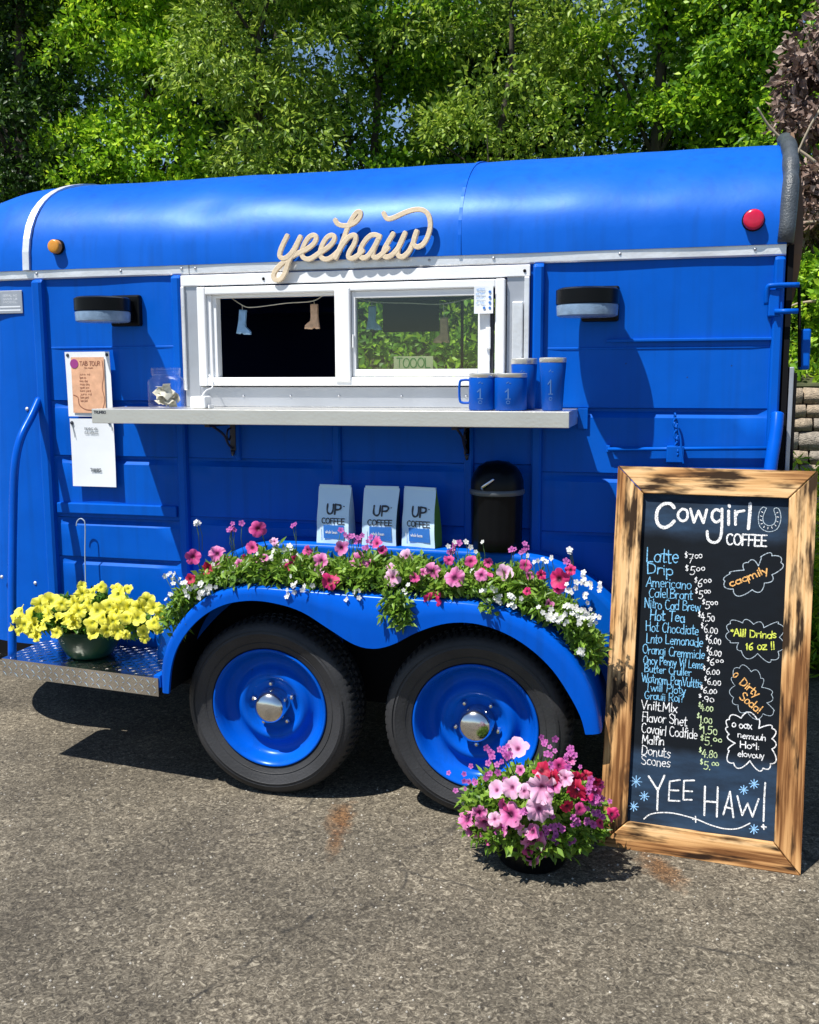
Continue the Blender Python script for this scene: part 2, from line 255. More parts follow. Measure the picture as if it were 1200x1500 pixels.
ground_cover = mat('bank_earth', (.05, .055, .02), .95, bump=.8, bscale=14, var=.5, vscale=9, bdist=.05)
stone_mat = mat('buff_stone', (.40, .32, .23), .85, bump=.7, bscale=18, var=.28, vscale=6, bdist=.02)
stone_mat2 = mat('grey_buff_stone', (.32, .28, .23), .85, bump=.7, bscale=18, var=.3, vscale=6, bdist=.02)
bark = mat('bark', (.055, .045, .032), .9, bump=.7, bscale=30, var=.4, vscale=12)
twig_mat = mat('pale_twig', (.36, .30, .21), .8, var=.2)

def leafmat(name, c1, c2, c3, trans=.35, rough=.45):
    M = bpy.data.materials.new(name); M.use_nodes = True; n = M.node_tree.nodes; b = n['Principled BSDF']
    b.inputs['Roughness'].default_value = rough; b.inputs['Specular IOR Level'].default_value = .35
    g = N(M, 'ShaderNodeNewGeometry'); r = ramp(M, [(0, c1), (.5, c2), (1, c3)]); L(M, g.outputs['Random Per Island'], r.inputs[0])
    L(M, r.outputs[0], b.inputs['Base Color'])
    t = N(M, 'ShaderNodeBsdfTranslucent'); hs = N(M, 'ShaderNodeHueSaturation'); hs.inputs['Value'].default_value = 1.5; hs.inputs['Hue'].default_value = .49
    L(M, r.outputs[0], hs.inputs['Color']); L(M, hs.outputs[0], t.inputs[0])
    mx = N(M, 'ShaderNodeMixShader'); mx.inputs[0].default_value = trans; L(M, b.outputs[0], mx.inputs[1]); L(M, t.outputs[0], mx.inputs[2]); L(M, mx.outputs[0], n['Material Output'].inputs[0])
    return M
lf_bright = leafmat('bright_green_leaf', (.08, .20, .008), (.22, .43, .018), (.52, .70, .05), .40)
lf_mid = leafmat('mid_green_leaf', (.04, .12, .008), (.14, .31, .014), (.38, .58, .035), .36)
lf_olive = leafmat('olive_leaf', (.08, .15, .012), (.18, .30, .025), (.44, .56, .09), .34)
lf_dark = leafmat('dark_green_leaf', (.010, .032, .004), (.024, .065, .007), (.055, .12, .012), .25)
lf_brown = leafmat('withered_brown_leaf', (.09, .055, .04), (.20, .13, .10), (.44, .34, .28), .1, .6)
lf_pet = leafmat('petunia_leaf', (.07, .15, .012), (.14, .27, .03), (.27, .42, .06), .35, .4)
lf_pet_y = leafmat('yellow_petunia_leaf', (.03, .10, .012), (.06, .17, .02), (.12, .26, .03), .3, .4)

def petalmat(name, throat, mid, edge, t1=.18, t2=.42, trans=.35):
    M = bpy.data.materials.new(name); M.use_nodes = True; n = M.node_tree.nodes; b = n['Principled BSDF']; b.inputs['Roughness'].default_value = .6
    a = N(M, 'ShaderNodeAttribute'); a.attribute_name = 'rad'
    r = ramp(M, [(t1, throat), (t2, mid), (.95, edge)]); L(M, a.outputs['Fac'], r.inputs[0]); L(M, r.outputs[0], b.inputs['Base Color'])
    t = N(M, 'ShaderNodeBsdfTranslucent'); L(M, r.outputs[0], t.inputs[0]); mx = N(M, 'ShaderNodeMixShader'); mx.inputs[0].default_value = trans
    L(M, b.outputs[0], mx.inputs[1]); L(M, t.outputs[0], mx.inputs[2]); L(M, mx.outputs[0], n['Material Output'].inputs[0])
    return M
P_PINK = petalmat('pink_petal', (.10, .005, .05), (.62, .10, .34), (.80, .30, .55))
P_PALE = petalmat('pale_pink_petal', (.20, .02, .10), (.78, .33, .56), (.85, .55, .72), .1, .3)
P_HOT = petalmat('hot_pink_petal', (.06, .002, .02), (.58, .012, .12), (.70, .03, .20))
P_ROSE = petalmat('rose_petal', (.15, .004, .05), (.60, .04, .22), (.72, .10, .34))
P_RED = petalmat('crimson_petal', (.08, .0, .01), (.42, .004, .04), (.55, .01, .07))
P_YEL = petalmat('yellow_petal', (.30, .33, .02), (.80, .72, .03), (.90, .86, .13), .15, .35)
P_WHITE = petalmat('white_petal', (.6, .6, .3), (.72, .72, .68), (.80, .80, .78), .1, .25)
P_PURP = petalmat('purple_petal', (.08, .01, .10), (.38, .05, .30), (.58, .14, .44), .1, .3)

# ------------------------------------------------------------------ helpers
BASE = {}
def link(o, parent=None, local=False):
    C.objects.link(o)
    if parent:
        o.parent = parent
        if not local and parent.name in BASE: o.matrix_parent_inverse = Matrix.Translation(-BASE[parent.name])
    return o
def thing(name, label, cat, loc=(0, 0, 0), group=None):
    o = bpy.data.objects.new(name, None); o.empty_display_size = .1; C.objects.link(o); o.location = loc
    BASE[o.name] = Vector(loc); o['label'] = label; o['category'] = cat
    if group: o['group'] = group
    return o
def tag(o, label=None, cat=None, group=None, kind=None):
    for k, v in (('label', label), ('category', cat), ('group', group), ('kind', kind)):
        if v: o[k] = v
    return o
class MB:
    def __init__(s): s.v = []; s.f = []
    def add(s, v, f):
        n = len(s.v); s.v += [tuple(p) for p in v]; s.f += [tuple(i + n for i in q) for q in f]; return s
    def box(s, x0, x1, y0, y1, z0, z1, b=0.):
        if b:
            bm = bmesh.new(); bmesh.ops.create_cube(bm, size=1)
            for v in bm.verts: v.co = Vector(((x0 + x1) / 2 + v.co.x * (x1 - x0), (y0 + y1) / 2 + v.co.y * (y1 - y0), (z0 + z1) / 2 + v.co.z * (z1 - z0)))
            bmesh.ops.bevel(bm, geom=bm.edges[:], offset=b, segments=2, affect='EDGES', profile=.5)
            bm.verts.index_update(); s.add([v.co for v in bm.verts], [[v.index for v in f.verts] for f in bm.faces]); bm.free(); return s
        v = [(x, y, z) for x in (x0, x1) for y in (y0, y1) for z in (z0, z1)]
        return s.add(v, [(0, 1, 3, 2), (4, 6, 7, 5), (0, 4, 5, 1), (2, 3, 7, 6), (0, 2, 6, 4), (1, 5, 7, 3)])
    def tube(s, pts, r, n=8, caps=True):
        pts = [Vector(p) for p in pts]; rs = r if isinstance(r, (list, tuple)) else [r] * len(pts)
        v = []; ref = None
        for i, p in enumerate(pts):
            d = (pts[min(i + 1, len(pts) - 1)] - pts[max(i - 1, 0)]).normalized()
            if ref is None: ref = Vector((0, 0, 1)) if abs(d.z) < .9 else Vector((1, 0, 0))
            a = d.cross(ref).normalized(); bb = d.cross(a).normalized(); ref = -bb if (-bb).dot(ref) > 0 else bb
            a = d.cross(ref).normalized(); bb = a.cross(d).normalized()
            for k in range(n): t_ = 2 * PI * k / n; v.append(p + (a * math.cos(t_) + bb * math.sin(t_)) * rs[i])
        f = [(i * n + k, i * n + (k + 1) % n, (i + 1) * n + (k + 1) % n, (i + 1) * n + k) for i in range(len(pts) - 1) for k in range(n)]
        if caps: f += [tuple(range(n))[::-1], tuple(range((len(pts) - 1) * n, len(pts) * n))]
        return s.add(v, f)
    def lathe(s, prof, c, axis='z', n=32, mod=None):
        v = []; k = len(prof)
        for j in range(n):
            t_ = 2 * PI * j / n; cs, sn = math.cos(t_), math.sin(t_)
            for i, (r, h) in enumerate(prof):
                if mod: r = mod(i, j, r)
                v.append((c[0] + r * cs, c[1] + r * sn, c[2] + h) if axis == 'z' else (c[0] + r * cs, c[1] + h, c[2] + r * sn))
        f = [(j * k + i, ((j + 1) % n) * k + i, ((j + 1) % n) * k + i + 1, j * k + i + 1) for j in range(n) for i in range(k - 1)]
        return s.add(v, f)
    def build(s, name, m_, parent=None, smooth=False, local=False, angle=None):
        me = bpy.data.meshes.new(name); me.from_pydata(s.v, [], s.f); me.materials.append(m_); me.update()
        if smooth:
            me.polygons.foreach_set('use_smooth', [True] * len(me.polygons))
            if angle:
                bm = bmesh.new(); bm.from_mesh(me)
                for e in bm.edges:
                    if len(e.link_faces) == 2 and e.calc_face_angle(0) > angle: e.smooth = False
                bm.to_mesh(me); bm.free()
        o = bpy.data.objects.new(name, me); return link(o, parent, local)
def bx(name, m_, parent, *a, **k): return MB().box(*a, **k).build(name, m_, parent)

def smooth_path(p, sub=6):
    if len(p) < 3: return list(p)
    out = []
    for i in range(len(p) - 1):
        p0, p1, p2, p3 = p[max(i - 1, 0)], p[i], p[i + 1], p[min(i + 2, len(p) - 1)]
        for k in range(sub):
            t_ = k / sub; out.append(tuple(.5 * (2 * p1[j] + (p2[j] - p0[j]) * t_ + (2 * p0[j] - 5 * p1[j] + 4 * p2[j] - p3[j]) * t_ ** 2 + (-p0[j] + 3 * p1[j] - 3 * p2[j] + p3[j]) * t_ ** 3) for j in range(len(p1))))
    out.append(tuple(p[-1])); return out
LAYER = [0]
def ribbon(mb, pts, wd, y0=0., dirn=-1., caps=4, wv=.0, step=.00004):
    """flat chalk or ink stroke in the x-z plane; each stroke on its own thin layer"""
    P = [Vector(p) for p in pts]
    Q = [P[0]]
    for p in P[1:]:
        if (p - Q[-1]).length > 1e-5: Q.append(p)
    if len(Q) < 2: return
    n = len(Q); LAYER[0] = (LAYER[0] + 1) % 9; y = y0 + dirn * LAYER[0] * step
    L_, R_ = [], []
    for i in range(n):
        d = (Q[min(i + 1, n - 1)] - Q[max(i - 1, 0)]); d = d.normalized() if d.length > 1e-9 else Vector((1, 0))
        nn = Vector((-d.y, d.x)); h = wd / 2 * (1 + wv * math.sin(i * 1.7 + LAYER[0]))
        L_.append(Q[i] + nn * h); R_.append(Q[i] - nn * h)
    yy = lambda i: y + dirn * i * step * .25
    v = []; 
    for i in range(n): v += [(L_[i].x, yy(i), L_[i].y), (R_[i].x, yy(i), R_[i].y)]
    f = [(2 * i, 2 * i + 1, 2 * i + 3, 2 * i + 2) for i in range(n - 1)]
    for e in (0, n - 1):
        d = (Q[1] - Q[0]) if e == 0 else (Q[-2] - Q[-1]); d.normalize(); nn = Vector((-d.y, d.x)); idx = []
        for k in range(1, caps): a = PI * k / caps; q = Q[e] + (nn * math.cos(a) - d * math.sin(a)) * wd / 2; idx.append(len(v)); v.append((q.x, yy(e), q.y))
        f.append(tuple([2 * e, *idx, 2 * e + 1]) if e == 0 else tuple([2 * e + 1, *idx, 2 * e]))
    mb.add(v, f)

# stroke alphabet: cap height 1, x height .6
def A_(cx, cy, rx, ry, a0, a1, n=10): return [(cx + rx * math.cos(math.radians(a0 + (a1 - a0) * i / n)), cy + ry * math.sin(math.radians(a0 + (a1 - a0) * i / n))) for i in range(n + 1)]
G = {
 'a': (.52, [A_(.24, .28, .2, .28, 60, 400), [(.44, .58), (.44, .02)]]), 'b': (.5, [[(.06, 1), (.06, 0)], A_(.25, .28, .19, .28, 150, -150)]),
 'c': (.45, [A_(.25, .29, .2, .29, 50, 310)]), 'd': (.52, [A_(.24, .28, .2, .28, 40, 380), [(.44, 1), (.44, 0)]]),
 'e': (.48, [[(.07, .3), (.42, .32)] + A_(.25, .29, .18, .29, 10, 310)]), 'f': (.34, [[(.34, .92), (.24, 1), (.15, .85), (.15, 0)], [(.02, .56), (.32, .58)]]),
 'g': (.52, [A_(.24, .3, .2, .28, 60, 400), [(.44, .58), (.44, -.2), (.3, -.38), (.08, -.3)]]), 'h': (.48, [[(.06, 1), (.06, 0)], [(.06, .35), (.2, .58), (.38, .5), (.4, .0)]]),
 'i': (.2, [[(.1, .58), (.1, 0)], [(.1, .78), (.11, .84)]]), 'j': (.25, [[(.16, .58), (.16, -.25), (.0, -.33)], [(.16, .78), (.17, .84)]]),
 'k': (.45, [[(.06, 1), (.06, 0)], [(.38, .58), (.08, .25), (.4, 0)]]), 'l': (.2, [[(.1, 1), (.1, 0)]]),
 'm': (.72, [[(.06, .58), (.06, 0)], [(.06, .35), (.17, .56), (.32, .48), (.34, 0)], [(.34, .35), (.46, .56), (.62, .48), (.64, 0)]]),
 'n': (.48, [[(.06, .58), (.06, 0)], [(.06, .35), (.2, .58), (.38, .48), (.4, 0)]]), 'o': (.5, [A_(.25, .29, .2, .29, 90, 450)]),
 'p': (.5, [[(.06, .58), (.06, -.38)], A_(.25, .3, .19, .28, 150, -150)]), 'q': (.5, [A_(.24, .3, .2, .28, 60, 400), [(.44, .58), (.44, -.38)]]),
 'r': (.36, [[(.06, .58), (.06, 0)], [(.06, .32), (.18, .55), (.34, .54)]]), 's': (.42, [[(.36, .52), (.2, .6), (.07, .46), (.2, .32), (.36, .18), (.22, .0), (.04, .08)]]),
 't': (.34, [[(.15, .9), (.15, .1), (.22, 0), (.32, .03)], [(.0, .58), (.32, .6)]]), 'u': (.48, [[(.06, .58), (.07, .15), (.2, 0), (.38, .12), (.41, .58)], [(.41, .3), (.42, 0)]]),
 'v': (.44, [[(.03, .58), (.21, 0)], [(.21, 0), (.4, .58)]]), 'w': (.66, [[(.03, .58), (.17, 0)], [(.17, 0), (.32, .5)], [(.32, .5), (.46, 0)], [(.46, 0), (.62, .58)]]),
 'x': (.44, [[(.04, .58), (.4, 0)], [(.4, .58), (.04, 0)]]), 'y': (.46, [[(.04, .58), (.22, .08)], [(.42, .58), (.12, -.36)]]), 'z': (.44, [[(.05, .56), (.4, .58)], [(.4, .58), (.04, 0)], [(.04, 0), (.42, .02)]]),
 'A': (.62, [[(.03, 0), (.3, 1)], [(.3, 1), (.57, 0)], [(.13, .36), (.48, .36)]]), 'B': (.58, [[(.07, 0), (.07, 1)], [(.07, 1), (.4, .95), (.45, .72), (.1, .53)], [(.1, .53), (.5, .45), (.5, .1), (.07, 0)]]),
 'C': (.6, [A_(.34, .5, .28, .5, 50, 310)]), 'D': (.62, [[(.07, 0), (.07, 1)], [(.07, 1), (.45, .85), (.55, .5), (.42, .12), (.07, 0)]]),
 'E': (.52, [[(.07, 0), (.07, 1)], [(.07, 1), (.47, 1)], [(.07, .52), (.42, .52)], [(.07, 0), (.48, 0)]]), 'F': (.5, [[(.07, 0), (.07, 1)], [(.07, 1), (.47, 1)], [(.07, .52), (.4, .52)]]),
 'G': (.64, [A_(.34, .5, .28, .5, 50, 340), [(.36, .42), (.6, .42)]]), 'H': (.62, [[(.07, 0), (.07, 1)], [(.54, 0), (.54, 1)], [(.07, .5), (.54, .52)]]),
 'I': (.2, [[(.1, 0), (.1, 1)]]), 'J': (.4, [[(.3, 1), (.3, .15), (.15, 0), (.03, .15)]]), 'L': (.5, [[(.07, 1), (.07, 0)], [(.07, 0), (.46, .02)]]),
 'M': (.74, [[(.06, 0), (.1, 1)], [(.1, 1), (.35, .3)], [(.35, .3), (.6, 1)], [(.6, 1), (.66, 0)]]), 'N': (.64, [[(.07, 0), (.07, 1)], [(.07, 1), (.54, 0)], [(.54, 0), (.54, 1)]]),
 'O': (.66, [A_(.33, .5, .28, .5, 90, 450, 14)]), 'P': (.54, [[(.07, 0), (.07, 1)], [(.07, 1), (.42, .95), (.5, .73), (.38, .5), (.07, .46)]]),
 'R': (.58, [[(.07, 0), (.07, 1)], [(.07, 1), (.42, .95), (.48, .73), (.36, .52), (.07, .48)], [(.28, .48), (.52, 0)]]), 'S': (.54, [[(.47, .85), (.3, 1), (.08, .85), (.14, .6), (.42, .4), (.46, .12), (.26, 0), (.05, .13)]]),
 'T': (.56, [[(.02, 1), (.52, 1)], [(.27, 1), (.27, 0)]]), 'U': (.6, [[(.07, 1), (.08, .25), (.3, 0), (.5, .25), (.52, 1)]]), 'V': (.58, [[(.02, 1), (.28, 0)], [(.28, 0), (.54, 1)]]),
 'W': (.84, [[(.02, 1), (.22, 0)], [(.22, 0), (.41, .8)], [(.41, .8), (.6, 0)], [(.6, 0), (.8, 1)]]), 'Y': (.56, [[(.02, 1), (.27, .5)], [(.52, 1), (.25, 0)]]),
 '0': (.46, [A_(.23, .3, .17, .29, 90, 450)]), '1': (.26, [[(.04, .62), (.14, .8)], [(.14, .8), (.13, 0)]]), '4': (.5, [[(.26, .8), (.03, .3)], [(.03, .3), (.45, .3)], [(.32, .6), (.3, -.05)]]),
 '5': (.48, [[(.42, .8), (.12, .8)], [(.12, .8), (.1, .45)], [(.1, .45), (.34, .46), (.4, .2), (.24, 0), (.05, .06)]]), '6': (.48, [[(.36, .85), (.14, .6), (.06, .25), (.2, 0), (.38, .12), (.34, .36), (.1, .34)]]),
 '7': (.46, [[(.04, .8), (.4, .8)], [(.4, .8), (.16, 0)], [(.12, .4), (.36, .42)]]), '8': (.48, [A_(.24, .6, .15, .2, 270, 630), A_(.24, .2, .18, .2, 90, 450)]), '9': (.46, [A_(.24, .55, .17, .24, 0, 360), [(.41, .55), (.3, 0)]]),
 '$': (.3, [[(.22, .95), (.06, .9), (.08, .75), (.22, .68), (.18, .52), (.04, .52)], [(.14, 1.04), (.13, .45)]]), '*': (.3, [[(.14, .9), (.14, .6)], [(.02, .82), (.26, .68)], [(.26, .82), (.02, .68)]]),
 '.': (.16, [[(.07, 0), (.09, .05)]]), '!': (.22, [[(.1, 1), (.1, .3)], [(.1, .04), (.11, .1)]]), "'": (.15, [[(.07, 1), (.05, .8)]]), ' ': (.34, []), ':': (.18, [[(.08, .1), (.09, .15)], [(.08, .45), (.09, .5)]]), '?': (.45, [[(.05, .8), (.2, 1), (.4, .8), (.2, .5), (.2, .3)], [(.2, .04), (.21, .08)]]), 'o_': (.4, []),
}
G['K'] = (.58, [[(.07, 0), (.07, 1)], [(.5, 1), (.1, .45)], [(.2, .55), (.52, 0)]]); G['X'] = (.58, [[(.04, 0), (.52, 1)], [(.04, 1), (.52, 0)]]); G['Z'] = (.56, [[(.05, 1), (.5, 1)], [(.5, 1), (.05, 0)], [(.05, 0), (.52, 0)]])
G['^'] = (.38, [A_(.18, .66, .13, .17, 90, 450)])       # the small raised zero of a price
def text(mb, s, x, z, h, width=None, ang=0., thick=.0022, y0=0., jit=.02, slant=.0):
    tot = sum(G[c][0] for c in s); sx = (width / tot) if width else h
    ca, sa = math.cos(ang), math.sin(ang); cx = 0
    for c in s:
        adv, st = G[c]; dy = random.uniform(-jit, jit) * h * 2; sh = random.uniform(-jit, jit) * 2 + slant
        for k in st:
            p = smooth_path(k, 3) if 2 < len(k) < 9 else k
            q = [((cx + a + sh * b_ + random.uniform(-1, 1) * jit * .4) * sx, (b_ + random.uniform(-1, 1) * jit * .3) * h + dy) for a, b_ in p]
            ribbon(mb, [(x + a * ca - b_ * sa, z + a * sa + b_ * ca) for a, b_ in q], thick, y0, wv=.22)
        cx += adv

# ------------------------------------------------------------------ setting: ground, bank, distant land
gm = MB(); gm.add([(-300, -300, 0), (300, -300, 0), (300, 2.25, 0), (-300, 2.25, 0)], [(0, 1, 2, 3)])
tag(gm.build('ground', asphalt), kind='structure')
bm_ = MB(); xs = np.linspace(-40, 40, 81); ys = [2.42, 2.8, 3.4, 4.2, 5.2, 6.5, 8, 10, 13, 18, 40, 300]; zs = [1.52, 1.56, 1.62, 1.75, 1.95, 2.2, 2.5, 2.9, 3.3, 3.6, 4, 5]
xs = list(xs); xs[0] = -300; xs[-1] = 300
bv = [(x, y, z + (random.uniform(-.06, .06) if 0 < j else 0)) for j, (y, z) in enumerate(zip(ys, zs)) for x in xs]
bm_.add(bv, [(j * 81 + i, j * 81 + i + 1, (j + 1) * 81 + i + 1, (j + 1) * 81 + i) for j in range(len(ys) - 1) for i in range(80)])
tag(bm_.build('planted_bank', ground_cover, smooth=True), kind='structure')

# stone retaining wall: stones with recessed mortar
wl = thing('retaining_wall', 'buff stone retaining wall seen right of the blue trailer', 'wall', (2.6, 2.4, 0))
MB().box(-14, 12, 2.27, 2.45, -.1, 1.5).build('mortar', mat('mortar', (.24, .20, .15), .95, bump=.5), wl)
stone_meshes = []
for k in range(6):
    bm = bmesh.new(); bmesh.ops.create_cube(bm, size=1)
    bmesh.ops.subdivide_edges(bm, edges=bm.edges[:], cuts=1, use_grid_fill=True)
    for v in bm.verts:
        q = v.co.copy(); v.co = q * (1 - .22 * max(0, q.length - .62)); v.co += Vector([random.uniform(-.035, .035) for _ in range(3)])
    me = bpy.data.meshes.new('stone'); bm.to_mesh(me); bm.free(); me.materials.append(stone_mat if k % 3 else stone_mat2)
    me.polygons.foreach_set('use_smooth', [True] * len(me.polygons)); stone_meshes.append(me)
z = .0; row = 0
while z < 1.5:
    h = random.choice([.075, .09, .105]); x = 1.1 + random.uniform(-.2, 0)
    while x < 4.6:
        wd = random.uniform(.10, .24); o = bpy.data.objects.new('stone', random.choice(stone_meshes)); link(o, wl)
        o.location = (x + wd / 2, 2.27 - .01, z + h / 2); o.scale = ((wd - .004), .12, (h - .003)); o.rotation_euler = (0, random.uniform(-.03, .03), 0); x += wd
    z += h; row += 1

# ------------------------------------------------------------------ foliage
def leaf_mesh(name, cen, length, width, nrm_bias=(0, -.3, .6), spread=1., droop=.2, cluster=5, csize=.06, dirs=None):
    """cen: (n,3) cluster centres; each carries some folded leaves"""
    n = len(cen); k = cluster
    c = np.repeat(cen, k, 0); N_ = n * k
    d = rng.normal(size=(N_, 3)); d /= np.linalg.norm(d, axis=1)[:, None]
    if dirs is not None: d += np.repeat(dirs, k, 0) * .8
    d[:, 2] -= droop; d /= np.linalg.norm(d, axis=1)[:, None]
    nb = rng.normal(size=(N_, 3)) * spread + np.array(nrm_bias)
    s = np.cross(d, nb); s /= np.linalg.norm(s, axis=1)[:, None] + 1e-9; u = np.cross(s, d)
    ln = length * rng.uniform(.6, 1.25, N_)[:, None]; wd = width * rng.uniform(.7, 1.2, N_)[:, None]
    b0 = c + d * csize * rng.uniform(.0, 1., N_)[:, None]
    v = np.stack([b0, b0 + d * ln * .45 + s * wd * .5 + u * wd * .16, b0 + d * ln - u * ln * .12, b0 + d * ln * .45 - s * wd * .5 + u * wd * .16], 1).reshape(-1, 3)
    i = np.arange(N_) * 4
    t = np.stack([i, i + 1, i + 2, i, i + 2, i + 3], 1).reshape(-1)
    me = bpy.data.meshes.new(name); me.vertices.add(len(v)); me.vertices.foreach_set('co', v.astype(np.float32).ravel())
    me.loops.add(len(t)); me.loops.foreach_set('vertex_index', t.astype(np.int32)); me.polygons.add(N_ * 2)
    me.polygons.foreach_set('loop_start', (np.arange(N_ * 2) * 3).astype(np.int32)); me.update(calc_edges=True)
    return me

def clumps(cx, cy, z0, z1, rx, ry, nc, per, r0=.28, r1=.55):
    out = []; ds = []
    for _ in range(nc):
        z = random.uniform(z0, z1); f = math.sqrt(max(.15, 1 - ((z - (z0 + z1) / 2) / ((z1 - z0) / 2 + .2)) ** 4))
        a = random.uniform(0, 2 * PI); q = math.sqrt(random.random()); ce = np.array([cx + rx * f * q * math.cos(a), cy + ry * f * q * math.sin(a), z]); r_ = random.uniform(r0, r1)
        p = rng.normal(size=(per, 3)); p /= np.linalg.norm(p, axis=1)[:, None]; p[:, 2] = np.where(p[:, 2] < -.3, -p[:, 2] * .5, p[:, 2])
        dd = p.copy(); p = p * (r_ * rng.uniform(.45, 1.05, per) ** .7)[:, None] * np.array([1, 1, .7]); out.append(ce + p); ds.append(dd)
    return np.concatenate(out), np.concatenate(ds)

def tree(name, label, cat, x, y, zg, z0, z1, rx, ry, nc, per, m_, leaf=(.068, .042), lean=0., trunk=.09, group='trees on the bank behind the trailer', extra=None, cluster=5, droop=.25, kw={}):
    t = thing(name, label, cat, (x, y, zg), group)
    top = Vector((x + lean, y + random.uniform(-.2, .2), z1 - .5))
    tb = MB(); pts = [Vector((x, y, zg - .15))]
    for k in range(1, 7): q = k / 6; pts.append(Vector((x + lean * q + random.uniform(-.07, .07), y + random.uniform(-.07, .07), zg + (z1 - .5 - zg) * q)))
    tb.tube(pts, [trunk * (1 - .8 * k / 6) for k in range(7)], 8); tb.build('trunk', bark, t, smooth=True)
    for k in range(8):
        lb = MB(); p = pts[random.randint(1, 5)]; a = random.uniform(0, 2 * PI); e = p + Vector((math.cos(a) * rx * .85, math.sin(a) * ry * .85, random.uniform(.3, 1.1)))
        mid = (p + e) / 2 + Vector((0, 0, .1)); lb.tube([p, mid, e], [trunk * .35, trunk * .2, trunk * .06], 5); lb.build('limb', bark, t, smooth=True)
    ce, dd = clumps(x + lean * .6, y, z0, z1, rx, ry, nc, int(per * 1.9), **kw)
    me = leaf_mesh('crown', ce, leaf[0] * .84, leaf[1] * .84, dirs=dd, cluster=cluster, droop=droop); me.materials.append(m_)
    o = bpy.data.objects.new('crown', me); link(o, t); tag(o, kind='stuff')
    return t
FR = 'trees on the bank behind the trailer'
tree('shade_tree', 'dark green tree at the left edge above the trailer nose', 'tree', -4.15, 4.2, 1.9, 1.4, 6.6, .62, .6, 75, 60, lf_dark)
tree('leafy_tree', 'bright yellow-green leafy tree behind the left end of the roof', 'tree', -3.15, 4.6, 1.8, 1.4, 6.6, .72, .7, 88, 60, lf_bright, trunk=.06)
tree('leafy_tree', 'mid green tree rising behind the dark tree at the left edge', 'tree', -5.0, 6.2, 1.9, 2.2, 7.6, .8, .8, 60, 60, lf_mid, trunk=.06)
tree('willowy_tree', 'pale olive tree with hanging leaves and a bare fork above the sign', 'tree', -1.95, 4.0, 1.7, 1.5, 5.9, .60, .5, 56, 58, lf_olive, leaf=(.075, .03), lean=.3, trunk=.05, droop=.7)
tree('leafy_tree', 'mid green tree behind the middle of the roof', 'tree', -1.05, 4.7, 1.8, 1.4, 5.6, .66, .6, 46, 60, lf_mid, trunk=.06)
tree('sparse_tree', 'thin olive-green tree with sky showing between its slender stems', 'tree', .05, 4.5, 1.8, 1.5, 5.6, .8, .6, 48, 56, lf_olive, leaf=(.068, .034), trunk=.05, droop=.4)
tree('leafy_tree', 'fresh green tree behind the right half of the roof', 'tree', 1.25, 5.0, 1.9, 1.5, 6.6, .66, .6, 70, 60, lf_bright, trunk=.07)
tree('leafy_tree', 'dense green tree left of the withered brown shrub', 'tree', 2.0, 4.6, 1.8, 1.4, 5.9, .62, .7, 84, 60, lf_mid, trunk=.06)
tree('leafy_tree', 'mid green tree at the right edge behind the withered shrub', 'tree', 3.1, 5.0, 1.8, 1.4, 6.0, .8, .7, 60, 60, lf_mid, trunk=.06)
tree('withered_shrub', 'tall shrub of withered brown leaves at the top right corner', 'shrub', 2.38, 3.1, 1.6, 2.35, 3.9, .46, .3, 36, 26, lf_brown, leaf=(.07, .045), trunk=.035, group='shrubs on the bank', droop=.6, kw=dict(r0=.10, r1=.24))
BACK = ['beyond the left edge', 'behind the trailer nose', 'behind the bright tree on the left', 'behind the dark gap left of the olive tree', 'behind the olive tree with the fork', 'behind the thin tree with slender stems', 'behind the fresh green tree on the right', 'behind the withered brown shrub', 'beyond the right edge']
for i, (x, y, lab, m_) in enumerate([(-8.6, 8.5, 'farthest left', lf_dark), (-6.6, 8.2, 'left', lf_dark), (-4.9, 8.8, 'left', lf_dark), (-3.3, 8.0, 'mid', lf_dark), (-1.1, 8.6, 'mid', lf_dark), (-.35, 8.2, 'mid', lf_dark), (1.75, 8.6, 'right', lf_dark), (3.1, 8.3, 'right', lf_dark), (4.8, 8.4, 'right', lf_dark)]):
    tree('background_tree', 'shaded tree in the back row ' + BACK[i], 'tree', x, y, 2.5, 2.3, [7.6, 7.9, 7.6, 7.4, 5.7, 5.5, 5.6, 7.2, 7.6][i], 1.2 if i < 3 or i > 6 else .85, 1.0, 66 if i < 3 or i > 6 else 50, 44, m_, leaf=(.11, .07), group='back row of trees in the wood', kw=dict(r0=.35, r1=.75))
# undergrowth along the top of the bank and below the wall (ground cover)
def cover(name, x0, x1, y0, y1, zf, n, m_, leaf, hh):
    ce = np.stack([rng.uniform(x0, x1, n), rng.uniform(y0, y1, n), np.zeros(n)], 1); ce[:, 2] = zf(ce) + rng.uniform(0, 1, n) ** 1.3 * hh * (.5 + .5 * np.sin(ce[:, 0] * 4.1 + ce[:, 1] * 3))
    me = leaf_mesh(name, ce, leaf[0], leaf[1], cluster=5, droop=-.1); me.materials.append(m_); o = bpy.data.objects.new(name, me); C.objects.link(o); tag(o, 'loose green undergrowth covering the bank behind the trailer' if 'under' in name else 'low weeds and grass at the foot of the stone wall', 'undergrowth' if 'under' in name else 'weeds', kind='stuff'); return o
cover('undergrowth', -9, 6, 2.5, 8, lambda c: 1.5 + (c[:, 1] - 2.4) * .18, 17000, lf_mid, (.07, .04), 1.0)
cover('weeds', 1.0, 4.5, 1.7, 2.2, lambda c: 0 * c[:, 0], 3600, lf_bright, (.10, .02), 1.15)
tree('bright_bush', 'bright green bush above the stone wall at the right edge', 'bush', 2.65, 2.85, 1.5, 1.45, 2.45, .5, .3, 34, 30, lf_bright, leaf=(.06, .034), trunk=.02, group='shrubs on the bank', kw=dict(r0=.12, r1=.25))
